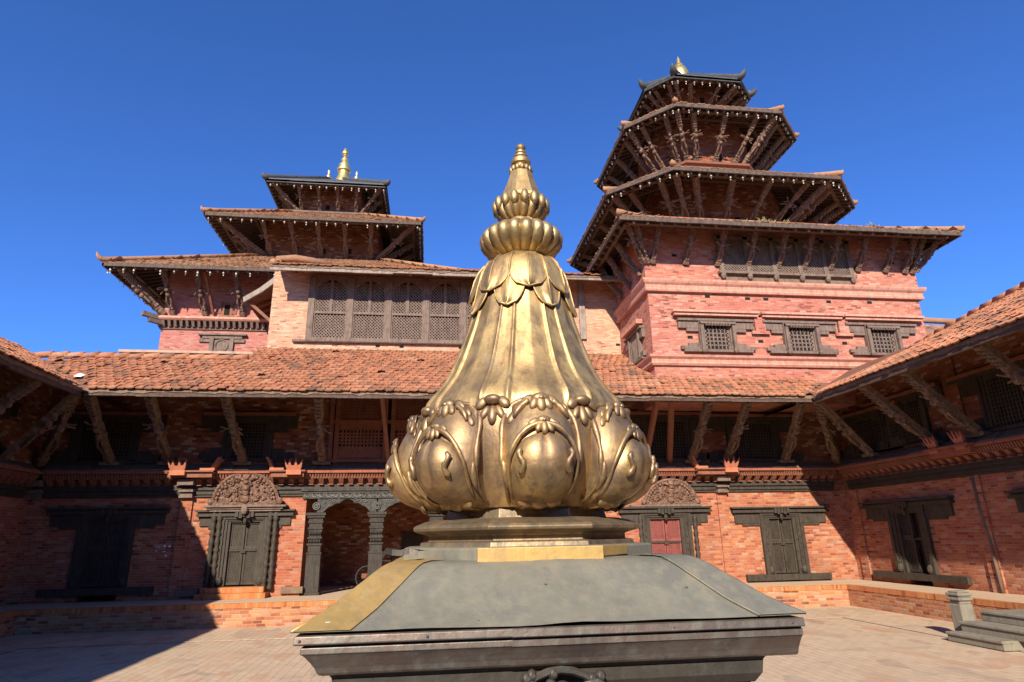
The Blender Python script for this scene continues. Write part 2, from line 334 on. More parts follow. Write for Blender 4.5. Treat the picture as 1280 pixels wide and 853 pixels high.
# ------------------------------------------------------------------ ground
g = MB().add([(-900, -900, -0.03), (900, -900, -0.03), (900, 900, -0.03), (-900, 900, -0.03)], [(0, 1, 2, 3)]).build('ground', 'earth', recalc=False); g['kind'] = 'structure'
p = MB().add([(XKL, YS, -0.010), (XK, YS, -0.010), (XK, YK, -0.010), (XKL, YK, -0.010)], [(0, 1, 2, 3)]).build('courtyard_paving', 'paving', recalc=False); p['kind'] = 'structure'
b = MB()
for i in range(10):     # apron between the kerb line and the walkway, slightly raised
    x0 = XKL + (XK - XKL) * i / 10; x1 = XKL + (XK - XKL) * (i + 1) / 10
    b.box(x0 + 0.004, x1 - 0.004, YK + jit(0.012), YP, -0.05, 0.0 + jit(0.004))
for i in range(12):
    y0 = YS + (YP - YS) * i / 12; y1 = YS + (YP - YS) * (i + 1) / 12
    b.box(XK + jit(0.012), XPR, y0 + 0.004, y1 - 0.004, -0.05, 0.0 + jit(0.004)); b.box(XPL, XKL + jit(0.012), y0 + 0.004, y1 - 0.004, -0.05, 0.0 + jit(0.004))
b.build('path', 'paving')['kind'] = 'structure'
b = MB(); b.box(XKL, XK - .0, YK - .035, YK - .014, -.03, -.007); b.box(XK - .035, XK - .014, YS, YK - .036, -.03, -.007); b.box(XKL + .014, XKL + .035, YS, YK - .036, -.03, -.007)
b.build('gap_shade_strip', 'hole')['kind'] = 'structure'  # flat dark strip, shade of the apron's edge gap put into its colour
b = MB(); b.box(XPL - 2, XPR + 2, YP, YW + 4.2, -0.05, ZP - 0.11)
b.box(XPR, XPR + 2.2, YS, YP, -0.05, ZP - 0.11); b.box(XPL - 2, XPL, YS, YP, -0.05, ZP - 0.11)
b.build('raised_walkway', 'brick_plinth')['kind'] = 'structure'
b = MB(); b.box(XPL - 2, XPR + 2, YP - 0.012, YP + 0.14, ZP - 0.11, ZP); b.box(XPR - 0.012, XPR + 0.14, YS, YP - 0.012, ZP - 0.11, ZP); b.box(XPL - 0.14, XPL + 0.012, YS, YP - 0.012, ZP - 0.11, ZP)
b.build('kerb', 'brick_soldier')['kind'] = 'structure'
b = MB(); b.box(XPL - 2, XPR + 2, YP + 0.14, YW + 4.2, ZP - 0.11, ZP + 0.005); b.box(XPR + 0.14, XPR + 2.2, YS, YP + 0.14, ZP - 0.11, ZP + 0.002); b.box(XPL - 2, XPL - 0.14, YS, YP + 0.14, ZP - 0.11, ZP + 0.002)
b.build('pavement', 'earth')['kind'] = 'structure'

# ------------------------------------------------------------------ builders for the palace
def tiles(mb, o, ud, sd, rows, urange, tw=0.205, rh=0.27, jitter=1.0, zfun=None):
    """curved clay tiles: o = eave origin, ud along the eave, sd up the slope (unit)"""
    o = V(o); ud = V(ud); sd = V(sd); nd = ud.cross(sd).normalized()
    if nd.z < 0: nd = -nd
    for r in range(rows):
        s0 = r * rh; u0, u1 = urange(s0)
        n = int((u1 - u0) / tw)
        for i in range(n):
            if random.random() < 0.006 and r > 0: continue
            u = u0 + i * tw + (tw / 2 if r % 2 else 0) + jit(0.012) * jitter; s = s0 + jit(0.018) * jitter; L = rh * 1.22; tl = 0.030 + jit(0.010) * jitter; sk = jit(0.02) * jitter; dz = jit(0.008) * jitter
            if random.random() < 0.03: tl += 0.03; sk *= 3
            prof = ((0.0, 0.022), (0.18, 0.005), (0.72, 0.0), (1.0, 0.027))
            top = []; bot = []; drop = []
            for a, h in prof:
                q = o + ud * (u + a * tw * 1.03)
                lift = V((0, 0, zfun(q + sd * s))) if zfun else V((0, 0, 0))
                top.append(q + ud * sk + sd * (s + L) + nd * (h + dz) + lift); bot.append(q + sd * s + nd * (h + tl + dz) + lift); drop.append(q + sd * (s + 0.004) + nd * (h + tl + dz - 0.03) + lift)
            mb.add(bot + top + drop, [(0, 1, 5, 4), (1, 2, 6, 5), (2, 3, 7, 6), (8, 9, 1, 0), (9, 10, 2, 1), (10, 11, 3, 2), (3, 11, 7), (8, 0, 4)])

def strut(parent, p0, p1, wd=0.17, dp=0.13, mat='wood_strut', fancy=True, nrm=None, seed=None, name='strut'):
    """carved leaning strut from its foot p0 to its head p1"""
    rnd = random.Random(seed if seed is not None else random.random())
    p0 = V(p0); p1 = V(p1); d = p1 - p0; Ln = d.length; d.normalize()
    n = V(nrm) if nrm is not None else V((d.x, d.y, 0)).normalized()
    x = d.cross(n).normalized(); y = x.cross(d).normalized()
    if y.dot(n) < 0: y = -y
    mb = MB(); N = 44 if fancy else 8; L = []
    prof = [(0, 1.15, 1.15), (.1, 1.15, 1.15), (.105, .95, .9), (.17, .95, .95), (.175, 1.1, 1.2), (.2, 1.1, 1.2), (.21, .7, .75), (.4, .62, .8), (.42, .95, 1.3), (.47, .8, 1.15), (.5, .7, 1.1), (.58, 1.0, 1.45), (.61, .55, 1.0), (.68, .72, 1.2), (.7, .95, .95), (.97, 1.05, 1.0), (1, 1.1, 1.05)] if fancy else [(0, 1.05, 1), (.1, 1, 1), (1, 1, 1)]
    for i in range(N + 1):
        t = i / N
        for a, b2 in zip(prof, prof[1:]):
            if a[0] <= t <= b2[0]: q = (t - a[0]) / (b2[0] - a[0] + 1e-9); fw = a[1] + (b2[1] - a[1]) * q; fd = a[2] + (b2[2] - a[2]) * q; break
        k = (0.07 if 0.1 < t < 0.9 else 0.03) if fancy else 0.02
        fw *= 1 + rnd.uniform(-k, k); fd *= 1 + rnd.uniform(-k, k); off = rnd.uniform(-k, k) * wd * 0.25
        c = p0 + d * Ln * t + x * off; a = wd / 2 * fw; e = dp * fd; cc = 0.72
        L.append([c - x * a - y * dp * .45, c + x * a - y * dp * .45, c + x * a + y * e * .25, c + x * a * cc + y * e * .55, c - x * a * cc + y * e * .55, c - x * a + y * e * .25])
    mb.loops(L)
    if fancy:
        for t, rr in ((.455, .40), (.56, .40), (.645, .30)):
            mb.blob(p0 + d * Ln * t + y * dp * .62, wd * rr, wd * rr, wd * rr * 1.1, 8, 5)
        for k in range(5):
            for q in (-.34, 0, .34): mb.blob(p0 + d * Ln * (.735 + .05 * k) + x * wd * q * (1 if k % 2 else .8) + y * dp * .58, wd * .15, wd * .15, wd * .17, 6, 4)
        for sg in (-1, 1):
            mb.tube([p0 + d * Ln * .19 + x * sg * wd * .25 + y * dp * .5, p0 + d * Ln * .3 + x * sg * wd * (.42 + rnd.uniform(-.08, .08)) + y * dp * .72, p0 + d * Ln * .42 + x * sg * wd * .2 + y * dp * .6], [wd * .15, wd * .17, wd * .2], 6)
            mb.blob(p0 + d * Ln * .14 + x * sg * wd * .2 + y * dp * .55, wd * .2, wd * .2, wd * .2, 6, 4)
        for sg in (-1, 1):
            for j in range(rnd.choice((2, 3, 4))):
                a0 = p0 + d * Ln * (.55 + .02 * j) + x * sg * wd * .45 + y * dp * .3
                ang = rnd.uniform(-.9, .8); ln = wd * rnd.uniform(.75, 1.25)
                e1 = a0 + (x * sg * math.cos(ang) + d * math.sin(ang)) * ln + y * dp * .3
                mb.tube([a0, (a0 + e1) / 2 + y * .01, e1], [wd * .1, wd * .085, wd * .1], 5)
    return mb.build(name, mat, parent)

def lattice_bars(mb, F, u0, u1, z0, z1, n, pitch, wd, th, diag=True):
    if diag:
        for sgn in (1, -1):
            span = (u1 - u0) + (z1 - z0); k = int(span / pitch)
            for i in range(1, k + 1):
                c = i * pitch
                # line  (u-u0) + (z-z0)*sgn-ish = c
                if sgn > 0: a = (u0 + max(0, c - (z1 - z0)), z0 + min(c, z1 - z0)); b2 = (u0 + min(c, u1 - u0), z0 + max(0, c - (u1 - u0)))
                else: a = (u1 - max(0, c - (z1 - z0)), z0 + min(c, z1 - z0)); b2 = (u1 - min(c, u1 - u0), z0 + max(0, c - (u1 - u0)))
                nn = n + (0 if sgn > 0 else -th * 0.7)
                A = F(a[0], nn, a[1]); B = F(b2[0], nn, b2[1])
                if (A - B).length > 0.03: mb.beam(A, B, wd, th, (F(0, 1, 0) - F(0, 0, 0)))
    else:
        k = max(2, round((u1 - u0) / pitch))
        for i in range(1, k): mb.fbox(F, u0 + (u1 - u0) * i / k - wd / 2, u0 + (u1 - u0) * i / k + wd / 2, n - th, n, z0, z1)
        k = max(2, round((z1 - z0) / pitch))
        for i in range(1, k): mb.fbox(F, u0, u1, n - th * 1.6, n - th * 0.6, z0 + (z1 - z0) * i / k - wd / 2, z0 + (z1 - z0) * i / k + wd / 2)

def cut_wall(mb, F, u0, u1, z0, z1, holes, depth=0.45, n=0.0):
    """facade slab with rectangular openings; holes must not overlap in u"""
    cur = u0
    for h0, h1, a, b2 in sorted(holes):
        if h0 > cur: mb.fbox(F, cur, h0, n - depth, n, z0, z1)
        if a > z0: mb.fbox(F, h0, h1, n - depth, n, z0, a)
        if b2 < z1: mb.fbox(F, h0, h1, n - depth, n, b2, z1)
        cur = h1
    if cur < u1: mb.fbox(F, cur, u1, n - depth, n, z0, z1)

def door(parent, F, uc, hw, z0, z1, wing, leafmat='wood_black', mat='wood_black', ajar=0.0, sill=True, lit_mid=True, wing_drop=0.3, sw=None, fw=0.3):
    """Newar door: stepped frame, lintel with side wings, long sill, two lattice leaves"""
    fr = MB()
    for k, (a, n1) in enumerate(((0, 0.10), (fw * .333, 0.065), (fw * .667, 0.03))):     # jambs stepping inwards
        for sg in (-1, 1):
            e0 = uc + sg * (hw + fw - a); e1 = uc + sg * (hw + fw - a - fw * .35)
            fr.fbox(F, min(e0, e1), max(e0, e1), -0.25, n1, z0, z1)
        fr.fbox(F, uc - hw - fw + a + fw * .35, uc + hw + fw - a - fw * .35, -0.25, n1 - 0.004, z1 - a * 0.55 - 0.07, z1 - a * 0.55)
    for i in range(9):        # carved studs on the jambs
        z = z0 + (z1 - z0) * (i + 0.5) / 9
        for sg in (-1, 1): fr.blob(F(uc + sg * (hw + 0.15), 0.06, z), 0.035, 0.035, 0.06, 6, 4)
    for sg in (-1, 1): fr.blob(F(uc + sg * (hw + 0.14), 0.08, z0 + 0.12), 0.10, 0.07, 0.12, 8, 5)
    f = fr.build('door', mat, parent)
    lt = MB(); lt.fbox(F, uc - hw - fw - wing, uc + hw + fw + wing, -0.1, 0.15, z1, z1 + 0.075); lt.fbox(F, uc - hw - fw - wing + 0.04, uc + hw + fw + wing - 0.04, -0.1, 0.11, z1 + 0.075, z1 + 0.12)
    lt.fbox(F, uc - hw - fw - wing - 0.03, uc + hw + fw + wing + 0.03, -0.1, 0.19, z1 + 0.12, z1 + 0.165)
    for sg in (-1, 1):
        for a, b2, dz in ((0.0, wing - 0.08, wing_drop), (0.0, wing - 0.3, wing_drop + 0.07)):
            e0 = uc + sg * (hw + fw + a); e1 = uc + sg * (hw + fw + b2)
            if abs(e1 - e0) > 0.02 and b2 > a: lt.fbox(F, min(e0, e1), max(e0, e1), -0.1, 0.06 - (0.012 if dz > wing_drop else 0), z1 - dz, z1)
    for i in range(5): lt.fbox(F, uc - 0.25 + i * 0.1, uc - 0.17 + i * 0.1, 0, 0.2, z1 - 0.02 - 0.03 * (i % 2), z1 + 0.11)
    lt.blob(F(uc, 0.1, z1 - 0.12), 0.055, 0.06, 0.11, 7, 5)
    lt.build('lintel', mat, f)
    if sill:
        sw = sw or (hw + fw + wing * 0.85)
        sb = MB(); sb.fbox(F, uc - sw, uc + sw, -0.1, 0.12, z0 - 0.17, z0 - 0.002); sb.build('sill', 'stone' if mat == 'wood_grey' else mat, f)
    for sg in (-1, 1):
        lm = MB(); a0 = uc + sg * 0.012; a1 = uc + sg * (hw - 0.005); ua, ub = min(a0, a1), max(a0, a1)
        ang = ajar if sg < 0 else 0
        hinge = ub if sg > 0 else ua
        nd = V(F(0, 1, 0) - F(0, 0, 0))
        def G(u, n, z, _h=(a1), _ang=ang):
            rel = u - _h; return F(_h + rel * math.cos(_ang), n - abs(rel) * math.sin(_ang) - 0.06, z)
        lm.fbox(G, ua, ub, -0.06, -0.02, z0 + 0.02, z1 - 0.13)
        for e in (ua, ub - 0.045): lm.fbox(G, e, e + 0.045, -0.02, 0.012, z0 + 0.02, z1 - 0.13)
        for zz in (z0 + 0.02, z0 + (z1 - z0) * 0.52, z1 - 0.2): lm.fbox(G, ua, ub, -0.02, 0.02, zz, zz + 0.07)
        lattice_bars(lm, G, ua + 0.04, ub - 0.04, z0 + 0.09, z1 - 0.2, -0.004, 0.075, 0.016, 0.016)
        lm.build('leaf', leafmat, f)
    bo = MB(); bo.fbox(F, uc - hw + 0.02, uc + hw - 0.02, -0.05, -0.026, z0 + (z1 - z0) * 0.5 - 0.02, z0 + (z1 - z0) * 0.5 + 0.03); bo.fbox(F, uc - 0.06, uc + 0.06, -0.05, 0.0, z0 + (z1 - z0) * 0.46, z0 + (z1 - z0) * 0.5)
    bo.build('bolt', mat, f)
    return f

def window(parent, F, uc, hw, z0, z1, wing, mat='wood_black', latt=True, diag=False, pitch=0.09, cap='wood_red', lintel_h=0.28, sill_h=0.16, drop=0.28, fw=0.24, capw=None):
    """Newar window: winged lintel, winged sill, stepped jambs and a lattice"""
    fr = MB(); 
    for a, n1 in ((0, 0.09), (0.08, 0.05), (0.16, 0.02)):
        for sg in (-1, 1):
            e0 = uc + sg * (hw + fw - a); e1 = uc + sg * (hw + fw - a - 0.085)
            fr.fbox(F, min(e0, e1), max(e0, e1), -0.22, n1, z0, z1)
    for sg in (-1, 1):
        for b2, dz in ((wing, drop), (wing - 0.25, drop + 0.1)):
            e0 = uc + sg * (hw + fw); e1 = uc + sg * (hw + fw + b2)
            if b2 > 0.05: fr.fbox(F, min(e0, e1), max(e0, e1), -0.1, 0.05 - 0.01 * (dz > drop), z1 - dz, z1)
        for b2, dz in ((wing * 0.95, sill_h), (wing * 0.95 - 0.25, sill_h + 0.1)):
            e0 = uc + sg * (hw + fw); e1 = uc + sg * (hw + fw + b2)
            if b2 > 0.05: fr.fbox(F, min(e0, e1), max(e0, e1), -0.1, 0.05 - 0.01 * (dz > sill_h), z0 - 0.02, z0 - 0.02 + dz)
    W = hw + fw + wing
    fr.fbox(F, uc - W - 0.02, uc + W + 0.02, -0.1, 0.11, z1, z1 + 0.07); fr.fbox(F, uc - W * 0.9, uc + W * 0.9, -0.1, 0.08, z0 - 0.1, z0 - 0.02)
    fr.fbox(F, uc - hw - 0.02, uc + hw + 0.02, -0.2, 0.045, z1 - 0.12, z1 - 0.002)
    f = fr.build('window', mat, parent)
    MB().fbox(F, uc - hw - 0.07, uc + hw + 0.07, -0.05, 0.006, z0, z1 - 0.1).build('backing', 'hole', f)
    if latt:
        lb = MB(); lattice_bars(lb, F, uc - hw, uc + hw, z0, z1 - 0.12, 0.035, pitch, pitch * 0.32, 0.025, diag); lb.build('lattice', mat, f)
    if cap:
        cw = capw or W * 0.98
        c = MB(); nseg = 5
        for i in range(nseg):
            a = uc - cw + 2 * cw * i / nseg; c.fbox(F, a + 0.003, a + 2 * cw / nseg - 0.003, -0.05, 0.15 + jit(0.01), z1 + 0.075 + jit(0.006), z1 + 0.16 + jit(0.008))
        c.build('window_cap', cap, f)
    return f

def cornice(parent, F, u0, u1, shade=False):
    """dark moulded beams, big dentils, ribbed row and the sloping ledge of the wings"""
    b = MB()
    for n1, z0, z1 in ((0.06, 3.07, 3.13), (0.10, 3.135, 3.18), (0.075, 3.18, 3.24), (0.13, 3.245, 3.29), (0.11, 3.29, 3.37)): b.fbox(F, u0, u1, -0.2, n1, z0, z1)
    c = b.build('cornice', 'wood_black', parent)
    d = MB(); k = int((u1 - u0) / 0.262)
    for i in range(k):
        u = u0 + (i + 0.5) * (u1 - u0) / k
        d.hexa([F(u - .065, .0, 3.375), F(u + .065, .0, 3.375), F(u + .055, .15, 3.40), F(u - .055, .15, 3.40), F(u - .07, .0, 3.52), F(u + .07, .0, 3.52), F(u + .07, .27, 3.52), F(u - .07, .27, 3.52)])
        d.fbox(F, u - .06, u + .06, 0.02, 0.2, 3.36 + jit(.004), 3.385)
    d.fbox(F, u0, u1, -0.05, 0.035, 3.372, 3.522)
    d.build('dentil_row', 'wood_red', c)
    d = MB(); d.fbox(F, u0, u1, -0.05, 0.25, 3.524, 3.66); k = int((u1 - u0) / 0.075)
    for i in range(k):
        u = u0 + (i + 0.5) * (u1 - u0) / k
        d.hexa([F(u - .022, .25, 3.535), F(u + .022, .25, 3.535), F(u + .022, .27, 3.535), F(u - .022, .27, 3.535), F(u - .022, .25, 3.65), F(u + .022, .25, 3.65), F(u + .022, .325, 3.65), F(u - .022, .325, 3.65)])
    d.build('ribbed_row', 'wood_red', c)
    d = MB(); k = max(1, int((u1 - u0) / 0.42))
    for i in range(k):
        a = u0 + (u1 - u0) * i / k; e = u0 + (u1 - u0) * (i + 1) / k; j = jit(0.012)
        d.hexa([F(a + .003, -.02, 3.665), F(e - .003, -.02, 3.665), F(e - .003, .37 + j, 3.665), F(a + .003, .37 + j, 3.665), F(a + .003, -.02, 3.80), F(e - .003, -.02, 3.80), F(e - .003, .37 + j, 3.735), F(a + .003, .37 + j, 3.735)])
    d.build('ledge', 'terracotta', c)
    d = MB()
    for i in range(k):
        a = u0 + (u1 - u0) * i / k; e = u0 + (u1 - u0) * (i + 1) / k; j = jit(0.015)
        d.hexa([F(a, -.02, 3.805), F(e, -.02, 3.805), F(e, .33 + j, 3.745), F(a, .33 + j, 3.745), F(a, -.02, 3.97 + j), F(e, -.02, 3.97 + j), F(e, .33 + j, 3.775 + j * .5), F(a, .33 + j, 3.775 + j * .5)])
    d.build('ledge_top', 'ledge_stone', c)
    return c

def horn(parent, F, uc, n1, z, wd=0.5, mat='horn_clay'):
    """flared corner tile with three upturned spikes"""
    h = wd / 2
    poly = [(-h * .8, 0), (h * .8, 0), (h * .95, .1), (h * 1.1, .30), (h * .72, .14), (h * .42, .12), (h * .26, .32), (h * .06, .12), (-h * .3, .12), (-h * .5, .28), (-h * .68, .12), (-h * .8, .14), (-h * 1.12, .28), (-h * .97, .09)]
    mb = MB(); k = len(poly)
    vs = [F(uc + u, n1 + zz * .45, z + zz) for u, zz in poly] + [F(uc + u * .96, n1 - 0.1 + zz * .6, z + zz * .97) for u, zz in poly]
    mb.add(vs, [tuple(range(k)), tuple(range(2 * k - 1, k - 1, -1))] + [(i, i + k, (i + 1) % k + k, (i + 1) % k) for i in range(k)])
    mb.fbox(F, uc - h * .9, uc + h * .9, n1 - .35, n1 + .02, z - .12, z + .01)
    return mb.build('cornice_horn', mat, parent)

def torana(parent, F, uc, hw, z0, ht, mat='torana', seed=3, tip=True):
    """carved half-round tympanum over a door"""
    rnd = random.Random(seed); mb = MB(); N = 20
    poly = [(uc + hw * math.cos(math.pi * i / N), z0 + ht * math.sin(math.pi * i / N) * (1 + .0 * i)) for i in range(N + 1)]
    def T(u, n, z): q = F(u, n, z); return q + (F(0, 1, 0) - F(0, 0, 0)) * (z - z0) * 0.22       # leans out
    mb.prism(T, poly, 0.04, 0.12)
    mb.tube([T(u, 0.13, z) for u, z in poly], 0.045, 6)
    mb.fbox(T, uc - hw * 1.05, uc + hw * 1.05, 0.04, 0.17, z0 - 0.06, z0 + 0.04)
    for sg in (-1, 1):
        mb.blob(T(uc + sg * hw * 1.05, .14, z0 + .06), .09, .07, .1, 8, 5)
        for i in range(26):
            a = rnd.uniform(.08, math.pi / 2); q = math.sqrt(rnd.uniform(.02, .8)); u = uc + sg * hw * .92 * q * math.cos(a); z = z0 + .05 + ht * .88 * q * math.sin(a)
            r = rnd.uniform(.035, .065) * hw / .8
            if rnd.random() < .55:
                ph = rnd.uniform(0, 6); mb.tube([T(u + r * math.cos(ph + t * .8 * sg), .15 + .012 * math.sin(t), z + r * math.sin(ph + t * .8 * sg)) for t in range(7)], [r * .38 * (1 - t * .07) for t in range(7)], 5)
            mb.blob(T(u, .14, z), r * .62, r * .7, r * .62, 6, 4)
        for i in range(11):
            a = math.pi / 2 * (i + .5) / 11; mb.blob(T(uc + sg * hw * .9 * math.cos(a), .14, z0 + ht * .9 * math.sin(a)), .05, .05, .05, 6, 4)
    for dz, r in ((.14, .12), (.3, .09), (.43, .1), (.6, .08), (.72, .1)): mb.blob(T(uc, .15, z0 + ht * dz / .85), r * hw / .8, .08, r * hw / .8, 8, 5)
    for sg in (-1, 1): mb.tube([T(uc + sg * .08, .15, z0 + ht * .78), T(uc + sg * .2, .17, z0 + ht * .84), T(uc + sg * .27, .16, z0 + ht * .92)], [.045, .04, .02], 5)
    if tip: mb.lathe([(z0 + ht - .03, .11), (z0 + ht + .03, .12), (z0 + ht + .1, .07), (z0 + ht + .13, .085), (z0 + ht + .22, .035), (z0 + ht + .28, .008)], T(uc, .1, 0) + (F(0, 1, 0) - F(0, 0, 0)) * ht * .2, 10)
    return mb.build('tympanum', mat, parent, smooth=True, auto=50)

# ------------------------------------------------------------------ north wing
nw = thing('palace_wing', (1, YW, 0), 'long brick palace wing facing the camera with carved doors, arcade and tiled eave', 'palace')
PX0, PX1, PZ1 = -3.36, 3.2, 3.06
for a_, e_, hl in ((XL, PX0, [(-8.8, -7.86, ZP, 2.7), (-5.28, -4.5, ZP, 2.55)]), (PX1, XR, [(6.28, 7.3, ZP, 2.5), (9.95, 10.75, ZP, 2.42)])):
    w0 = MB(); cut_wall(w0, FM, a_, e_, ZP, 3.07, hl, 0.5); w0.build('wall', 'brick_main', nw, weld=True)
MB().fbox(FM, XL, PX0 - .3, -.75, -.6, ZP, 3.07).build('inner_wall', 'brick_dark', nw); MB().fbox(FM, PX1 + .3, XR, -.75, -.6, ZP, 3.07).build('inner_wall', 'brick_dark', nw)
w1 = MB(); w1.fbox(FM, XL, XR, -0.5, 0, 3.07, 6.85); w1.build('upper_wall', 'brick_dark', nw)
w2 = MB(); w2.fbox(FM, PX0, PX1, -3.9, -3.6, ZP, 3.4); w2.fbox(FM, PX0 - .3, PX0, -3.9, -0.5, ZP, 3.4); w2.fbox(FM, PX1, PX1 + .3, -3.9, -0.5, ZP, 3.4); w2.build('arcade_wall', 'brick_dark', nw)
MB().fbox(FM, PX0, PX1, -3.6, -0.1, 3.2, 3.3).build('arcade_ceiling', 'wood_soffit', nw)
cornice(nw, FM, XL + .36, XR - .36)
for u in (-10.2, -6.45, 8.6):
    pb = MB(); pb.fbox(FM, u - .15, u + .15, -.05, .06, ZP, 3.07); pb.build('pilaster', 'brick_main', nw)
    pc = MB(); pc.fbox(FM, u - .17, u + .17, 0, .2, 3.05, 3.12); pc.fbox(FM, u - .15, u + .15, 0, .16, 3.12, 3.3); pc.fbox(FM, u - .19, u + .19, 0, .24, 3.2, 3.25); pc.fbox(FM, u - .2, u + .2, .1, .34, 3.37, 3.52); pc.build('pilaster_cap', 'wood_grey', nw)
for a, e in ((-6.85, -5.75), (-4.25, -3.4), (7.75, 9.0)):      # projecting cornice pieces with horn tiles on their corners
    cp = MB(); cp.fbox(FM, a, e, .2, .50, 3.55, 3.68); cp.fbox(FM, a - .05, e + .05, .2, .58, 3.685, 3.725); cp.build('cornice_block', 'wood_red', nw)
    horn(nw, FM, a + .25 if a < -6 else e - .25, .58, 3.72, .43)
    for sg, u in (((1, e + .03),) if a < -6 else ((-1, a - .03),)):
        G = frame(FM(u, 0, 0), (0, -1, 0), (sg, 0, 0)); horn(nw, G, .33, 0, 3.78, .4)
door(nw, FM, -8.33, 0.45, 0.86, 2.66, 0.78, fw=.24)
d2 = door(nw, FM, -4.89, 0.38, 0.82, 2.56, 0.64, sill=False, wing_drop=0.24, fw=.22)
lt = MB(); lt.fbox(FM, -5.86, -3.92, .0, .26, 2.735, 2.79); lt.fbox(FM, -5.95, -3.83, .0, .32, 2.79, 2.84); lt.fbox(FM, -5.8, -3.98, 0, .22, 2.68, 2.735); lt.blob(FM(-4.89, .27, 2.72), .1, .08, .13, 8, 5); lt.build('door_hood', 'wood_grey', d2)
for u in (-5.53, -5.68, -4.25, -4.10):
    cb = MB(); cb.lathe([(0.72, .07)] + [(0.75 + i * .065, .05 + .022 * (i % 3 == 0) + .012 * (i % 2)) for i in range(29)] + [(2.68, .075)], FM(u, .11, 0), 10); cb.build('jamb_colonnette', 'wood_black', d2, smooth=True)
torana(d2, FM, -4.92, 0.84, 2.88, 0.80, seed=4)
sb = MB(); sb.fbox(FM, -5.85, -4.12, 0, .42, ZP + .005, .66); sb.fbox(FM, -5.75, -4.2, 0, .3, .66, .80); sb.build('doorstep', 'brick_soldier', d2, bevel=.01)
for u in (-6.15, -3.55): MB().fbox(FM, u - .28, u + .28, 0, .09, .6, .76).build('base_block', 'ledge_stone', nw)
d3 = door(nw, FM, 6.79, 0.46, 0.86, 2.50, 0.62, leafmat='maroon', sill=False, wing_drop=0.28)
lt = MB(); lt.fbox(FM, 5.75, 7.9, 0, .2, 2.672, 2.72); lt.build('door_hood', 'wood_grey', d3); torana(d3, FM, 6.98, 0.78, 2.76, 0.66, seed=9, tip=True)
for u in (6.02, 7.66): 
    cb = MB(); cb.lathe([(0.72, .07)] + [(0.75 + i * .065, .05 + .022 * (i % 3 == 0)) for i in range(27)], FM(u, .11, 0), 10); cb.build('jamb_colonnette', 'wood_black', d3, smooth=True)
door(nw, FM, 10.37, 0.37, 0.74, 2.46, 0.85, sw=1.3)

ch = MB()
for u, z, a, e in ((-7.02, 1.82, .1, .012), (-6.86, 1.84, .06, .04), (-6.74, 1.83, .05, .05), (-7.05, 1.72, .03, .03), (-6.86, 1.70, .09, .02), (-6.8, 1.6, .05, .03)): ch.fbox(FM, u - a / 2, u + a / 2, 0, .003, z - e / 2, z + e / 2)
ch.build('chalk_marks', 'paper', nw)
# arcade
cx = [-3.08, -1.45, 0.18, 1.8, 3.3]
for i, u in enumerate(cx[:4]):
    c = MB(); hw = .19
    for a, z0, z1 in ((.22, ZP, .6), (.185, .6, 1.55), (.2, 1.55, 1.6), (.165, 1.6, 1.78), (.195, 1.78, 1.83), (.15, 1.83, 1.95), (.19, 1.95, 2.0), (.16, 2.0, 2.1), (.175, 2.1, 2.2), (.2, 2.2, 2.25), (.17, 2.25, 2.36), (.2, 2.36, 2.42), (.185, 2.42, 2.5), (.23, 2.5, 2.56), (.26, 2.56, 2.63)): c.fbox(FM, u - a, u + a, -.24 - a + .19, -.05 + a - .19, z0, z1)
    for q in range(8): c.blob(FM(u - .14 + .04 * q, -.035, 2.1), .022, .03, .05, 6, 4); c.blob(FM(u - .14 + .04 * q, -.035, 1.89), .02, .03, .05, 6, 4)
    c.build('column', 'wood_column', nw, bevel=.008)
for i in range(3):
    a, e = cx[i] + .02, cx[i + 1] - .02; m = (a + e) / 2; hw = (e - a) / 2 - .19; mb = MB(); N = 40; L = []
    for j in range(N + 1):
        u = a + (e - a) * j / N; x = (u - m) / hw
        if abs(x) >= 1: zb = 2.635
        else:
            zb = 2.66 + .22 * (1 - abs(x) ** 2.6) + .10 * max(0, 1 - abs(x) * 2.6); zb += .025 * abs(math.sin(abs(x) * math.pi * 3.0))
        L.append([FM(u, 0.03, zb), FM(u, 0.03, 3.0), FM(u, -.22, 3.0), FM(u, -.22, zb)])
    mb.loops(L); 
    for sg in (0, 1):
        cu = cx[i + sg]; mb.blob(FM(cu, .03, 2.8), .1, .03, .1, 12, 5); mb.blob(FM(cu, .05, 2.8), .05, .035, .05, 8, 5)
    mb.build('arch', 'wood_frieze', nw)
fz = MB(); fz.fbox(FM, PX0 - .1, PX1, -.22, .07, 3.0, 3.2); fz.fbox(FM, PX0 - .14, PX1, -.22, .14, 3.2, 3.24)
fzo = fz.build('frieze', 'wood_frieze', nw); fz = MB()
for i in range(34):
    u = PX0 + .02 + i * .19; fz.tube([FM(u + .06 * math.cos(t * .8), .075, 3.1 + .06 * math.sin(t * .8)) for t in range(8)], .014, 5); fz.blob(FM(u + .095, .07, 3.1 + .03 * (-1) ** i), .03, .03, .03, 6, 4)
for cu in cx[:4]:
    for r_ in (.09, .05): fz.tube([FM(cu + r_ * math.cos(t * .5), .075, 2.8 + r_ * math.sin(t * .5)) for t in range(14)], .011, 5)
for i in range(3):
    for sg in (-1, 1):
        e_ = cx[i] + .02 if sg > 0 else cx[i + 1] - .02
        for k_ in range(4): fz.tube([FM(e_ + sg * (.2 + k_ * .12 + .045 * math.cos(t)), .05, 2.955 - .012 * (3 - k_) + .035 * math.sin(t)) for t in range(6)], .01, 5)
fz.build('scrollwork', 'wood_scroll', fzo)
FB = frame((0, YW + 3.6, 0), (1, 0, 0), (0, -1, 0))
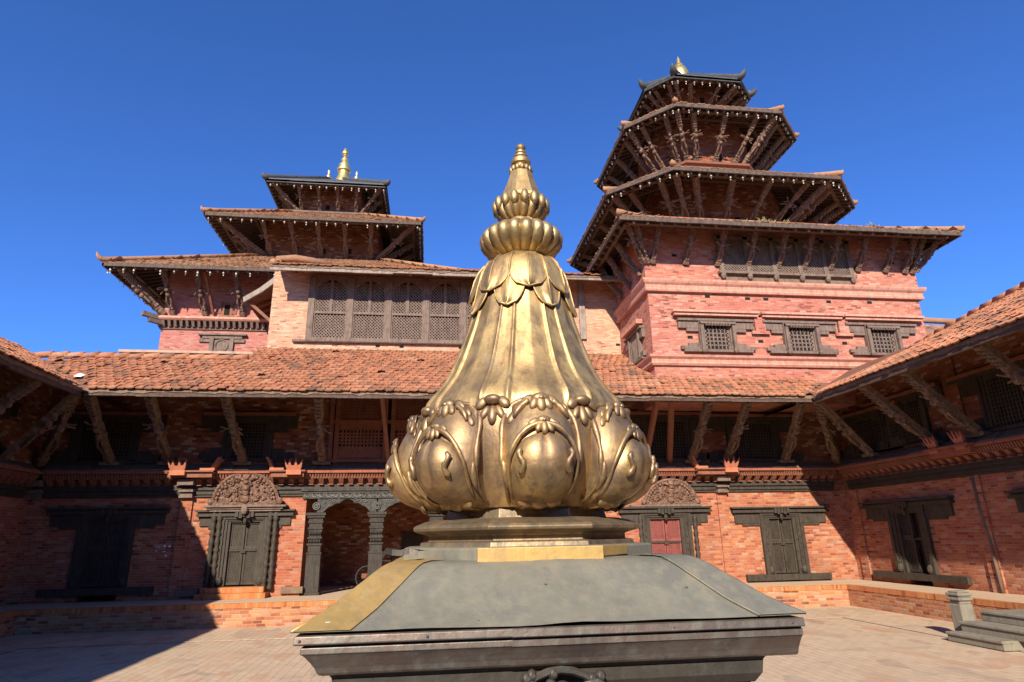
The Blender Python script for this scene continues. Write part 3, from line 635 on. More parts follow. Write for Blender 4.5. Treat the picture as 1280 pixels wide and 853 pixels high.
iw = MB(); iw.fbox(FB, -.9, -.2, 0, .08, .62, 2.1); iw.fbox(FB, -.86, -.58, .08, .1, .7, 2.0); iw.fbox(FB, -.52, -.24, .08, .1, .7, 2.0); iw.build('arcade_door', 'wood_black', nw)
MB().fbox(FB, .35, .8, 0, .06, 2.05, 2.3).build('arcade_vent', 'wood_black', nw)

# upper floor windows, gallery and struts of the north wing
window(nw, FM, -8.75, 0.62, 4.06, 5.2, 0.62, diag=False); window(nw, FM, -5.05, 0.42, 4.12, 5.2, 0.62)
gal = MB()
for u in (-2.82, -2.66, -1.32, -1.1, .3, 1.66): gal.fbox(FM, u - .06, u + .06, 0, .12, 3.95, 5.9)
for z in (3.98, 5.08, 5.8): gal.fbox(FM, -2.88, 1.72, 0, .1, z, z + .09)
gf = gal.build('gallery', 'wood_red', nw)
MB().fbox(FM, -2.8, 1.7, .004, .02, 4.05, 5.85).build('backing', 'hole', gf)
for a, e in ((-2.6, -1.4), (-1.04, .24), (.36, 1.6)):
    lb = MB(); lattice_bars(lb, FM, a, e, 5.17, 5.8, .07, .085, .024, .02); lb.build('lattice', 'wood_red', gf)
    lb = MB(); lb.fbox(FM, a, e, .03, .05, 4.07, 4.42); lb.fbox(FM, a, e, .03, .05, 4.88, 5.08); lattice_bars(lb, FM, a, e, 4.42, 4.88, .07, .1, .05, .03, False); lb.build('railing', 'wood_red', gf)
gp = MB(); gp.beam(FM(-1.18, .25, 4.0), FM(-1.28, 2.3, 5.45), .1, .1); gp.build('gallery_post', 'wood_red', nw)
window(nw, FM, 7.1, 0.55, 4.08, 5.3, 0.5, capw=1.2); window(nw, FM, 9.85, 0.62, 4.06, 5.25, 0.75); 
for i, (a, e) in enumerate(((-8.48, -8.05), (-7.0, -6.72), (-5.1, -5.0), (-3.0, -2.8), (7.75, 7.35), (8.85, 8.45), (10.73, 10.0))):
    strut(nw, FM(a, .12, 3.98), FM(e, 2.6, 5.3), .21, .17, 'wood_strut_old', nrm=(0, -1, 0), seed=20 + i)
    cb = MB(); cb.fbox(FM, a - .24, a + .24, 0, .26, 3.9, 3.99); cb.build('strut_base', 'ledge_stone', nw)
for a, e in ((7.05, 6.3), (6.3, 5.9)): strut(nw, FM(a, .15, 3.95), FM(e, 2.6, 5.3), .13, .12, 'wood_red', False, (0, -1, 0))
strut(nw, (XR - .15, YW - .15, 3.98), (XE + .3, YE + .3, 5.36), .24, .2, 'wood_strut_old', nrm=(-.7, -.7, 0), seed=60)
strut(nw, (XL + .15, YW - .15, 3.98), (XEL - .3, YE + .3, 5.36), .24, .2, 'wood_strut_old', nrm=(.7, -.7, 0), seed=61)

# roofs over the three wings
def hallrun(s): return 4.75 / math.cos(R(28))
cs, sn = math.cos(R(28)), math.sin(R(28))
tm = MB()
def ur_main(s):
    k = s * cs
    return (XEL - k + .08, XE + k - .08) if k < 2.85 else (-5.5, XE + k - .08)
tiles(tm, (0, YE, ZE), (1, 0, 0), (0, cs, sn), 19, ur_main)
rf = tm.build('roof', 'tile', nw, recalc=False)
b = MB(); kk = 4.6
b.add([(XEL - .4, YE + .1, ZE - .03), (XE + .4, YE + .1, ZE - .03), (XE + kk + .4, YE + kk, ZE - .08 + kk * SL), (-5.4, YE + kk, ZE - .08 + kk * SL), (-5.4, YE + 2.95, ZE - .08 + 2.95 * SL), (XEL - 3.4, YE + 2.95, ZE - .08 + 2.95 * SL)], [(0, 1, 2, 3, 4, 5)])
b.add([(-5.4, YE + 2.95, ZE - .08 + 2.95 * SL), (XEL - 2.95, YE + 2.95, ZE - .08 + 2.95 * SL), (XEL - 2.95, YE + 6.5, ZE - 1.5 + 2.95 * SL), (-5.4, YE + 6.5, ZE - 1.5 + 2.95 * SL)], [(0, 1, 2, 3)])
b.build('roof_deck', 'wood_soffit', rf, recalc=False)
rd = MB(); n = 14
for i in range(n):
    x0 = XEL - 3.1 + i * (XEL * -1 - 5.5 + 3.1 + .02) / n * 1.0; ln = .5
    x0 = -11.0 + i * .4
    rd.tube([(x0, YE + 2.95, ZE + 2.95 * SL + .03), (x0 + .22, YE + 2.95, ZE + 2.95 * SL + .05 + jit(.015)), (x0 + .47, YE + 2.95, ZE + 2.95 * SL + .08 + jit(.01))], [.085, .09, .1], 8)
rd.build('ridge_tile_row', 'tile', rf, smooth=True)
def eave(parent, a, e, inward, z, dz=.14, segs=14, mat='wood_eave', wob=.012):
    """weathered fascia board with lumps of bedding mortar under the tiles"""
    a = V(a); e = V(e); iv = V(inward); mb = MB(); ml = MB()
    for i in range(segs):
        p = a.lerp(e, i / segs); q = a.lerp(e, (i + 1) / segs); j = jit(wob)
        mb.hexa([p + V((0, 0, z - dz + j)), q + V((0, 0, z - dz + j)), q + iv * .07 + V((0, 0, z - dz + j)), p + iv * .07 + V((0, 0, z - dz + j)), p + V((0, 0, z + j)), q + V((0, 0, z + j)), q + iv * .07 + V((0, 0, z + j)), p + iv * .07 + V((0, 0, z + j))])
    d = (e - a); n = max(8, int(d.length / .16)); L = []
    for i in range(n + 1):
        p = a.lerp(e, i / n) - iv * (.012 + .012 * random.random()); h = .045 + .05 * random.random() ** 2
        L.append([p + V((0, 0, z - h)), p + iv * .1 + V((0, 0, z - h)), p + iv * .12 + V((0, 0, z + .05)), p + iv * .01 + V((0, 0, z + .02 + .02 * random.random()))])
    ml.loops(L)
    o = mb.build('eave_board', mat, parent, bevel=.006); ml.build('bedding_mortar', 'ledge_stone', o)
    return o
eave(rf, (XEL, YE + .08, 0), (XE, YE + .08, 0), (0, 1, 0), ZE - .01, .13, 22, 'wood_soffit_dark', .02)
fs = MB()
for i in range(16): fs.box(XEL + (XE - XEL) * i / 16, XEL + (XE - XEL) * (i + 1) / 16 - .004, YE + .05, YE + .078, ZE - .158 + jit(.012), ZE - .128 + jit(.008))
fs.build('eave_batten', 'wood_eave', rf)
so_ = MB(); so_.add([(XEL - .0, YE + .15, ZE - .1), (XE, YE + .15, ZE - .1), (XR, YW, ZE - .1 + (YW - YE) * SL), (XL, YW, ZE - .1 + (YW - YE) * SL)], [(0, 1, 2, 3)]); so_.build('soffit', 'wood_soffit', rf, recalc=False)

# ------------------------------------------------------------------ east and west wings
def side_wing(east):
    F = FR if east else FL; sg = 1 if east else -1; X = XR if east else XL; XE_ = XE if east else XEL
    t = thing('palace_wing', (X, 6, 0), 'brick palace wing in half sun with leaning struts, behind the stone steps' if east else 'brick palace wing lying in deep shade under its tiled eave', 'palace')
    holes = [(15.22, 15.98, ZP, 2.46), (10.2, 11.1, ZP, 2.46)] if east else [(13.0, 14.0, ZP, 2.5)]
    mb = MB(); cut_wall(mb, F, YS, YW, ZP, 3.07, holes, .5); mb.build('wall', 'brick_main', t, weld=True); MB().fbox(F, YS, YW, -.9, -.75, ZP, 3.07).build('inner_wall', 'brick_dark', t)
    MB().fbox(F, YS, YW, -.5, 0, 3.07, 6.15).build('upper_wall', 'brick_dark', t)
    cornice(t, F, YS, YW - .36)
    if east:
        door(t, F, 15.6, 0.38, 0.82, 2.5, 0.95, ajar=0.35, sw=1.62); door(t, F, 10.65, 0.42, 0.82, 2.5, 1.0)
        for u in (13.25, 17.6, 8.9):
            pb = MB(); pb.fbox(F, u - .16, u + .16, -.05, .05, ZP, 3.07); pb.build('pilaster', 'brick_main', t)
        pp = MB(); pp.tube([F(13.16, .06, .53), F(13.17, .055, 1.5), F(13.24, .05, 2.1), F(13.26, .05, 3.07)], .04, 8); pp.build('pilaster_edge', 'ledge_stone', t, smooth=True)  # tube tracing the pilaster edge and its dirt stain
        cp = MB(); cp.fbox(F, 12.7, 13.9, .2, .46, 3.55, 3.7); cp.fbox(F, 12.64, 13.96, .2, .56, 3.705, 3.76); cp.build('cornice_block', 'terracotta', t)
        for u in (12.9, 13.7): horn(t, F, u, .5, 3.765, .3)
        window(t, F, 16.45, .5, 4.08, 5.1, .7); window(t, F, 15.0, .6, 4.06, 5.25, .6); window(t, F, 11.6, .7, 4.06, 5.25, .75); window(t, F, 7.4, .7, 4.06, 5.25, .75)
        for i, (a, e) in enumerate(((16.36, 15.4), (14.05, 13.6), (12.7, 12.2), (10.5, 10.2), (8.6, 8.3))):
            strut(t, F(a, .12, 3.98), F(e, 2.15, 5.32), .23, .18, 'wood_strut_old', nrm=(-1, 0, 0), seed=80 + i); MB().fbox(F, a - .24, a + .24, 0, .26, 3.9, 3.99).build('strut_base', 'ledge_stone', t)
        pb = MB(); pb.fbox(F, 13.05, 13.45, 0, .06, 3.97, 6.3); pb.build('upper_pilaster', 'brick_dark', t)
    else:
        door(t, F, 13.5, .5, .82, 2.5, .7); window(t, F, 15.2, .6, 4.06, 5.25, .7); window(t, F, 11.6, .6, 4.06, 5.25, .7)
        for i, (a, e) in enumerate(((16.5, 15.3), (14.4, 13.9), (12.9, 12.5), (11, 10.7))): strut(t, F(a, .12, 3.98), F(e, 2.1, 5.32), .23, .18, 'wood_strut_old', nrm=(1, 0, 0), seed=90 + i)
    tm = MB(); rows = 17 if east else 15
    def ur(s):
        k = s * cs; return (YS, YE + k - .1)
    sag = (lambda q: -.55 * max(0, min(1, (q.y - 11) / 5)) ** 1.2 * max(0, (abs(q.x - XE_)) / 4.2)) if east else None
    tiles(tm, (XE_, 0, ZE), (0, 1, 0), (sg * cs, 0, sn), rows, ur, zfun=sag)
    rf = tm.build('roof', 'tile', t, recalc=False); kk = rows * .27 * cs + .1
    b = MB(); ys = [YS, 2, 5, 8] + [9 + .5 * i for i in range(20)]; ks = [.1, 1, 2, 3, kk]
    for y0, y1 in zip(ys, ys[1:]):
        for k0, k1 in zip(ks, ks[1:]):
            q = []
            for k, y in ((k0, y0), (k0, y1), (k1, y1), (k1, y0)):
                p_ = V((XE_ + sg * k, y, ZE - .05 + k * SL)); p_.z += (sag(p_) if sag else 0) - .05; q.append(p_)
            b.add(q, [(0, 1, 2, 3)])
        b.add([q[2], q[3], q[3] + V((sg * 4, 0, -2.1)), q[2] + V((sg * 4, 0, -2.1))], [(0, 1, 2, 3)])
    if not east: b.add([(XE_, 15.1, ZE - .08), (XE_ - kk, 15.1, ZE - .08 + kk * SL), (XE_ - kk, 15.1 + kk, ZE - .08 + kk * SL)], [(0, 1, 2)])
    else: b.add([(XE_, 15.1, ZE - .08), (XE_ + kk, 15.1, ZE - .65 + kk * SL), (XE_ + kk, 15.1 + kk, ZE - .65 + kk * SL)], [(0, 1, 2)])
    b.build('roof_deck', 'wood_soffit', rf, recalc=False)
    rd = MB(); y = YS
    while y < 16.0:
        x = XE_ + sg * (kk - .05); q = [V((x, y + d_, ZE + kk * SL + .04 + .03 * d_ + jit(.02))) for d_ in (0, .2, .44)]
        for p_ in q: p_.z += sag(p_) if sag else 0
        rd.tube(q, [.09, .095, .11], 8); y += .4
    rd.build('ridge_tile_row', 'tile', rf, smooth=True)
    eave(rf, (XE_ + sg * .08, YS, 0), (XE_ + sg * .08, YE + .1, 0), (sg, 0, 0), ZE - .01, .16, 26, 'wood_soffit_dark', .02)
    s_ = MB(); s_.add([(XE_ + sg * .15, YS, ZE - .1), (XE_ + sg * .15, YE, ZE - .1), (X, YW, ZE - .1 + abs(X - XE_) * SL), (X, YS, ZE - .1 + abs(X - XE_) * SL)], [(0, 1, 2, 3)]); s_.build('soffit', 'wood_soffit', rf, recalc=False)
    if not east:
        b2 = MB(); b2.box(XL, XR, YS - 3.6, YS - 3.0, ZP, 6.8); b2.box(XL, XR, YS - 3.0, YS - 1.5, -.02, ZP); b2.build('unseen_south_wall', 'brick_dark', t)  # unseen south wing behind the camera, built to block low sky and feed reflections
        b2 = MB(); b2.hexa([(XL, YS - .6, 5.2), (XR, YS - .6, 5.2), (XR, YS - 5.5, 7.8), (XL, YS - 5.5, 7.8), (XL, YS - .6, 5.35), (XR, YS - .6, 5.35), (XR, YS - 5.5, 7.95), (XL, YS - 5.5, 7.95)]); b2.build('unseen_south_roof', 'tile', t)
    return t
side_wing(True); side_wing(False)
# ------------------------------------------------------------------ upper hall on the north wing
YH = 19.7
FH = frame((0, YH, 0), (1, 0, 0), (0, -1, 0))
uh = thing('upper_hall', (.5, YH, 7), 'pale brick upper hall with a long row of arched lattice windows above the tiled roof', 'hall')
mb = MB(); mb.box(-5.28, 6.4, YH, YH + .5, 6.5, 10.62); mb.build('wall', 'brick_pale', uh); mb = MB(); mb.box(-5.28, -4.8, YH + .5, YH + 3.4, 6.5, 10.5); mb.build('gable_wall', 'brick_pale', uh)
wn = MB()
for z, h in ((8.02, .13), (8.98, .08), (10.2, .14)): wn.fbox(FH, -4.1, 2.35, 0, .14 if z < 8.5 else .1, z, z + h)
wn.fbox(FH, -4.5, 2.6, 0, .12, 8.0, 8.07)
for i in range(6): u = -4.0 + i * 1.245; wn.fbox(FH, u - .1, u + .1, 0, .13, 8.15, 10.25)
f = wn.build('window', 'wood_grey', uh)
MB().fbox(FH, -4.0, 2.25, .003, .02, 8.15, 10.2).build('backing', 'hole', f)
for i in range(5):
    u0 = -4.0 + i * 1.245 + .1; u1 = u0 + 1.045; m = (u0 + u1) / 2
    lb = MB(); lattice_bars(lb, FH, u0 + .03, u1 - .03, 8.17, 8.95, .06, .105, .032, .02); lattice_bars(lb, FH, u0 + .03, u1 - .03, 9.07, 10.1, .06, .105, .032, .02)
    lb.build('lattice', 'wood_grey', f)
    ar = MB(); ar.fbox(FH, m - .05, m + .05, .05, .1, 9.06, 10.2); N = 16; L = []
    for j in range(N + 1):
        x = -1 + 2 * j / N; zb = 9.65 + .5 * math.sqrt(max(0, 1 - abs(x) ** 2.2)) + .05 * max(0, 1 - 3 * abs(x))
        if abs(x) > .999: zb = 9.4
        u = m + x * .5; L.append([FH(u, .085, min(zb, 10.18)), FH(u, .085, 10.2), FH(u, .055, 10.2), FH(u, .055, min(zb, 10.18))])
    ar.loops(L)
    for e in (u0 - .005, u1 - .045): ar.fbox(FH, e, e + .05, .05, .09, 8.15, 10.2)
    ar.build('arch_frame', 'wood_grey', f)
ep = MB(); ep.fbox(FH, 4.98, 5.18, 0, .1, 8.3, 10.45); ep.build('post', 'wood_board', uh)
bk = MB()
for u, z in ((-3.73, 8.79), (-1.81, 7.93), (-1.04, 7.92), (6.3, 8.15), (.9, 7.93)): bk.fbox(FH, u - .07, u + .07, 0, .004, z - .04, z + .04)
bk.build('putlog_holes', 'hole', uh)
tm = MB(); tiles(tm, (0, 18.55, 10.22), (1, 0, 0), (0, math.cos(R(24)), math.sin(R(24))), 12, lambda s: (-5.1, 5.6))
rf = tm.build('roof', 'tile', uh, recalc=False)
MB().add([(-5.1, 18.6, 10.16), (6.3, 18.6, 10.16), (6.3, 21.8, 10.1 + 3.2 * .445), (-5.1, 21.8, 10.1 + 3.2 * .445)], [(0, 1, 2, 3)]).build('roof_deck', 'wood_soffit', rf, recalc=False)
eave(rf, (-5.15, 18.62, 0), (6.25, 18.62, 0), (0, 1, 0), 10.2, .14, 9, 'wood_board', .03)
rb = MB()
for i in range(7): rb.beam((-3.1 + i * 1.15 if i else -4.6, 18.7, 10.1), (-3.1 + i * 1.15 if i else -4.6, 19.75, 10.5), .12, .12)
rb.build('rafter_row', 'wood_red', uh)
he = MB()
for i in range(5): he.tube([(-5.1, 18.75 + i * .42, 10.36 + i * .187), (-5.1, 19.2 + i * .42, 10.55 + i * .187)], [.12, .1], 8)
he.tube([(-5.2, 19.5, 10.82), (-4.6, 19.5, 10.86), (-4.0, 19.55, 10.80), (-3.4, 19.6, 10.72)], [.1, .13, .12, .05], 8)
he.build('verge_tile_row', 'tile_old', rf, smooth=True)
# lean-to eave on the hall's gable end
ge = MB(); ge.beam((-6.55, 21.0, 9.9), (-5.9, 20.6, 10.12), .08, .2); ge.beam((-5.9, 20.6, 10.12), (-5.3, 20.35, 10.52), .08, .2); ge.build('bargeboard', 'wood_board', uh)
ge = MB()
ge.add([(-6.5, 20.95, 9.95), (-5.3, 20.35, 10.55), (-5.3, 23.5, 10.55), (-6.5, 23.5, 9.95)], [(0, 1, 2, 3)]); ge.add([(-6.5, 20.95, 9.85), (-5.3, 20.35, 10.42), (-5.3, 23.5, 10.42), (-6.5, 23.5, 9.85)], [(0, 1, 2, 3)])
for i in range(5): ge.beam((-6.4, 21.1 + i * .5, 9.86), (-5.3, 21.1 + i * .5, 8.9 if i == 0 else 10.3), .1, .1)
ge.build('side_eave', 'wood_soffit', uh, recalc=False)
pr = MB(); pr.box(-9.25, -5.35, 19.25, 19.7, 6.4, 7.42); pr.build('low_wall', 'rose_band', uh); pr = MB(); pr.box(-9.4, -5.35, 19.15, 19.7, 7.422, 7.5); pr.build('coping', 'pale_stone', uh)

# ------------------------------------------------------------------ pagoda roofs
def ring(c, pts, z): return [V((c[0] + x, c[1] + y, z)) for x, y in pts]
def sq(a, b=None): b = b or a; return [(-a, -b), (a, -b), (a, b), (-a, b)]
def octo(a, b): return [(-b, -a), (b, -a), (a, -b), (a, b), (b, a), (-b, a), (-a, b), (-a, -b)]
def pagoda_roof(parent, c, outer, inner, ze, zi, tile='tile_old', th=.16, horn_h=.22, fas='wood_eave', rsp=.3, lead=False, hn=None):
    n = len(outer); O = ring(c, outer, ze); I = ring(c, inner, zi); name = 'roof'
    mb = MB()
    for i in range(n):
        j = (i + 1) % n; a, e, f, h = O[i], O[j], I[j], I[i]
        if lead:
            mb.hexa([a, e, f, h, a + V((0, 0, th)), e + V((0, 0, th)), f + V((0, 0, th)), h + V((0, 0, th))])
        else:
            d = (e - a).normalized(); m0 = (a + e) / 2; m1 = (f + h) / 2; s = (m1 - m0); s = s - d * s.dot(d); Ls = s.length; s.normalize()
            half = (e - a).length / 2; halfi = (f - h).length / 2; rh = .27; rows = int(Ls / rh) + 1
            tiles(mb, m0 + V((0, 0, th * .55)), d, s, rows, lambda q, half=half, halfi=halfi, Ls=Ls: (-(half + (halfi - half) * min(1, q / Ls)) - .02, (half + (halfi - half) * min(1, q / Ls)) + .02), .22, rh, .8)
    rf = mb.build(name, 'lead' if lead else tile, parent, recalc=lead)
    dk = MB(); so = MB(); fa = MB(); ra = MB()
    for i in range(n):
        j = (i + 1) % n; a, e, f, h = O[i], O[j], I[j], I[i]; z = V((0, 0, 1))
        ctr = V((c[0], c[1], 0)); inn = V(((ctr - (a + e) / 2).x, (ctr - (a + e) / 2).y, 0)).normalized()
        dk.add([a + z * th * .5, e + z * th * .5, f + z * th * .5, h + z * th * .5], [(0, 1, 2, 3)])
        so.add([a, e, f - z * .02, h - z * .02], [(0, 1, 2, 3)])
        L = (e - a).length; sg = max(3, int(L / 1.0))
        for k in range(sg):
            p_ = a.lerp(e, k / sg); q = a.lerp(e, (k + 1) / sg); o2 = z * jit(.008)
            fa.hexa([p_ - z * .03 + o2, q - z * .03 + o2, q + inn * .06 - z * .03 + o2, p_ + inn * .06 - z * .03 + o2, p_ + z * th * .62 + o2, q + z * th * .62 + o2, q + inn * .06 + z * th * .62 + o2, p_ + inn * .06 + z * th * .62 + o2])
        k = int(L / rsp)
        for r in range(1, k):
            p_ = a.lerp(e, r / k); t_ = max(0.0, min(1.0, ((p_ - ((a + e) / 2)).dot((e - a).normalized()) / ((f - h).length + 1e-6)) + .5)); q = h.lerp(f, t_)
            q = h.lerp(f, r / k) * .4 + q * .6
            ra.beam(p_ - z * .05 + inn * .08, q - z * .09, .075, .09)
        for fr_, dd in ((.14, .11), (.52, .14)):
            ra.beam(a.lerp(h, fr_) - z * dd, e.lerp(f, fr_) - z * dd, .12, .09)
        hp = MB(); 
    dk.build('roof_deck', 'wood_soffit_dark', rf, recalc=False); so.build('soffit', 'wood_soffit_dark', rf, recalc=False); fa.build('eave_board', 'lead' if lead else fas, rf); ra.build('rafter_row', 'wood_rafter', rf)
    for i in range(n):
        a, h = O[i], I[i]; out = V(((a - V((c[0], c[1], 0))).x, (a - V((c[0], c[1], 0))).y, 0)).normalized(); z = V((0, 0, 1))
        hp = MB(); hh = horn_h
        q = hh / .22; rs = 1.45 if lead else 1.0
        hp.tube([h + z * (th + .01), a.lerp(h, .5) + z * (th + .02), a.lerp(h, .12) + z * (th + .03), a + out * .02 + z * (th + .03), a + out * (.09 * q) + z * (th + hh * .3), a + out * (.16 * q) + z * (th + hh * .62), a + out * (.19 * q) + z * (th + hh)], [.08 * rs, .085 * rs, .09 * rs, .105 * rs, .085 * rs, .05 * rs, .012], 8)
        hp.build('corner_finial', 'lead' if lead else 'tile_old', rf, smooth=True)
    return rf
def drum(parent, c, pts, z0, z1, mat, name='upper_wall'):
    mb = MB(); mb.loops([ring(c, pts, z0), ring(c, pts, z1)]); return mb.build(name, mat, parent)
def band(parent, c, pts, prof, mat, name='moulding'):
    """moulding round a plan; prof = (outward, z)"""
    L = []
    for o_, z in prof:
        q = []
        for x, y in pts: d = math.hypot(x, y); mx = max(abs(x), abs(y)); k = 1 + o_ / mx; q.append((x * k, y * k))
        L.append(ring(c, q, z))
    mb = MB(); mb.loops(L); return mb.build(name, mat, parent)
def small_window(parent, F, u, z0, hw=.1, ht=.3, mat='wood_red'):
    fr = MB(); fr.fbox(F, u - hw - .16, u + hw + .16, 0, .05, z0 - .1, z0); fr.fbox(F, u - hw - .14, u + hw + .14, 0, .06, z0 + ht, z0 + ht + .09)
    for sg in (-1, 1): fr.fbox(F, min(u + sg * hw, u + sg * (hw + .08)), max(u + sg * hw, u + sg * (hw + .08)), 0, .05, z0, z0 + ht); fr.fbox(F, min(u + sg * (hw + .08), u + sg * (hw + .24)), max(u + sg * (hw + .08), u + sg * (hw + .24)), 0, .03, z0 + .06, z0 + ht * .7)
    f = fr.build('window', mat, parent); MB().fbox(F, u - hw, u + hw, .003, .012, z0, z0 + ht).build('opening', 'hole', f); return f

# wind bells: one mesh, one object for each bell
wb = MB(); wb.tube([(0, 0, 0), (0, 0, -.06)], .008, 5); wb.lathe([(-.06, .012), (-.075, .032), (-.13, .045), (-.165, .058), (-.168, .05)], (0, 0, 0), 10); wb.tube([(0, 0, -.16), (0, 0, -.22)], .008, 5); wb.add([(-.035, 0, -.24), (0, .008, -.215), (.035, 0, -.24), (0, 0, -.31), (0, -.008, -.24)], [(0, 1, 3), (1, 2, 3), (0, 4, 1), (4, 2, 1), (0, 3, 4), (3, 2, 4)])
wbo = wb.build('wind_bell', 'white_metal'); wb_me = wbo.data; bpy.data.objects.remove(wbo)
def bells(c, pts, z, sides, step, label, group, inset=.12, sc=1.0):
    sc *= .68
    for i in sides:
        a = V((c[0] + pts[i][0], c[1] + pts[i][1], z)); j = (i + 1) % len(pts); e = V((c[0] + pts[j][0], c[1] + pts[j][1], z)); d = e - a; ctr = V((c[0], c[1], z)); inn = (ctr - (a + e) / 2); inn.z = 0; inn.normalize()
        n = max(2, round(d.length / step))
        for k in range(n):
            if random.random() < .06: continue
            o = bpy.data.objects.new('wind_bell', wb_me); col.objects.link(o); s = sc * random.uniform(.9, 1.08); o.scale = (s, s, s)
            o.location = a.lerp(e, (k + .5 + jit(.12)) / n) + inn * inset - V((0, 0, .03)); o.rotation_euler = (jit(.08), jit(.08), jit(3))
            tag(o, label, 'bell', group)

# ------------------------------------------------------------------ octagonal tower
ot = thing('pagoda_tower', (10.4, 21, 6), 'tall brick tower with three stacked octagonal roofs and a gilt finial', 'tower')
TX0, TX1, TY0, TY1 = 6.36, 15.5, 16.7, 26.5
FT = frame((0, TY0, 0), (1, 0, 0), (0, -1, 0)); FTL = frame((TX0, 0, 0), (0, 1, 0), (-1, 0, 0))
tc = ((TX0 + TX1) / 2, (TY0 + TY1) / 2); thx, thy = (TX1 - TX0) / 2, (TY1 - TY0) / 2
mb = MB(); mb.box(TX0 + .05, TX1 - .05, TY0 + .05, TY1, 5.5, 9.0); mb.build('wall', 'brick_tower', ot); mb = MB(); mb.box(TX0, TX1, TY0, TY1, 9.0, 11.5); mb.build('upper_wall', 'brick_tower', ot)
band(ot, tc, sq(thx, thy), [(-.1, 8.92), (.06, 8.92), (.08, 8.98), (.05, 9.02), (.06, 9.12), (.12, 9.18), (.15, 9.24), (.16, 9.3), (.08, 9.33), (-.1, 9.34)], 'rose_band')
band(ot, tc, sq(thx, thy), [(-.1, 6.60), (.02, 6.60), (.06, 6.66), (.04, 6.7), (.05, 6.78), (.12, 6.84), (.14, 6.9), (.05, 6.93), (-.1, 6.94)], 'rose_band')
for u in (8.42, 11.12, 13.83):
    f = window(ot, FT, u, .37, 7.12, 7.98, .62, mat='wood_grey', pitch=.115, cap=None, fw=.2, drop=.22, sill_h=.1)
    e = MB(); e.fbox(FT, u - .55, u + .55, 0, .2, 7.86, 7.93)
    for k in range(9): e.blob(FT(u - .36 + k * .09, .15, 7.84), .045, .05, .045, 6, 4)
    for sg in (-1, 1): e.blob(FT(u + sg * .5, .14, 7.05), .08, .07, .09, 7, 4); e.fbox(FT, u + sg * .5 - .05, u + sg * .5 + .05, 0, .16, 7.05, 7.95)
    e.build('window_hood', 'wood_grey', f)
for a, e in ((7.1, 9.74), (9.9, 12.52), (12.64, 15.25)):
    lg = MB(); lg.fbox(FT, a, e, 0, .14, 8.14, 8.22); lg.fbox(FT, a - .04, e + .04, 0, .2, 8.225, 8.29); lg.build('string_course', 'rose_band', ot)
for u0 in (9.83, 12.58):
    lg = MB(); lg.fbox(FT, u0 - .28, u0 + .28, 0, .06, 7.62, 7.72); lg.fbox(FT, u0 - .16, u0 + .16, 0, .062, 7.72, 8.14); lg.build('window_link', 'brick_tower', ot)
# side window
e = MB(); e.fbox(FTL, 17.3, 18.9, 0, .2, 8.1, 8.24); e.build('string_course', 'rose_band', ot)
window(ot, FTL, 18.1, .3, 7.1, 7.95, .3, mat='wood_grey', cap=None, fw=.2)
# lattice gallery under the lowest eave
gl = MB(); gl.fbox(FT, 8.7, 13.3, 0, .16, 9.55, 9.63)
for i in range(6): u = 8.84 + i * .87; gl.fbox(FT, u - .07, u + .07, 0, .1, 9.63, 10.9); gl.blob(FT(u, .1, 9.5), .09, .08, .14, 7, 5)
gl.fbox(FT, 8.7, 13.3, 0, .1, 10.75, 10.85)
f = gl.build('gallery', 'wood_grey', ot); MB().fbox(FT, 8.8, 13.2, .003, .012, 9.6, 10.8).build('backing', 'hole', f)
for i in range(5):
    u = 8.91 + i * .87; lb = MB(); lattice_bars(lb, FT, u, u + .73, 9.63, 10.75, .06, .095, .034, .02); lb.build('lattice', 'wood_grey', f)
MB().fbox(FT, 8.8, 13.2, 0, .03, 9.345, 9.55).build('gallery_apron', 'ledge_stone', f)
ph = MB()
for u, z in ((8.3, 8.83), (9.6, 8.8), (10.2, 8.8), (13.7, 8.8), (12.3, 8.78), (7.35, 10.15), (14.75, 10.2), (9.83, 7.42), (12.58, 7.42), (7.6, 7.5)): ph.fbox(FT, u - .08, u + .08, -.06 if z < 9 else 0, .004 if z > 9 else -.044, z - .05, z + .04)
ph.build('putlog_holes', 'hole', ot)
# roof 1 (rectangular)
o1 = [(-thx - 1.1, -thy - 1.28), (thx + .75, -thy - 1.28), (thx + .75, thy + 1), (-thx - 1.1, thy + 1)]
pagoda_roof(ot, tc, o1, [(-thx + .9, -thy + .9), (thx - 1.2, -thy + .9), (thx - 1.2, thy - 1), (-thx + .9, thy - 1)], 10.62, 11.72, horn_h=.12, rsp=.42, fas='wood_eave')
for u in (6.62, 7.68, 8.72, 9.72, 10.72, 11.6, 12.5, 13.45, 14.42, 15.1, 15.38): strut(ot, FT(u, .02, 9.85), FT(u + .04, .72, 10.78), .17, .13, 'wood_strut', nrm=(0, -1, 0), seed=int(u * 37))
for v in (17.1, 18.1, 19.0): strut(ot, FTL(v, .02, 9.6), FTL(v, .75, 10.75), .17, .13, 'wood_strut', nrm=(-1, 0, 0), seed=int(v * 31))
for du in (0, .28): strut(ot, (TX0 - .02 + du * .4, TY0 - .02, 9.85), (TX0 - .75 + du, TY0 - .8, 10.78), .17, .13, 'wood_strut', nrm=(-.7, -.7, 0), seed=3 + int(du * 9))
strut(ot, (TX1 + .02, TY0 - .02, 9.9), (TX1 + .5, TY0 - .7, 10.78), .17, .13, 'wood_strut', nrm=(.7, -.7, 0), seed=8)
oc = (10.39, 21.0)
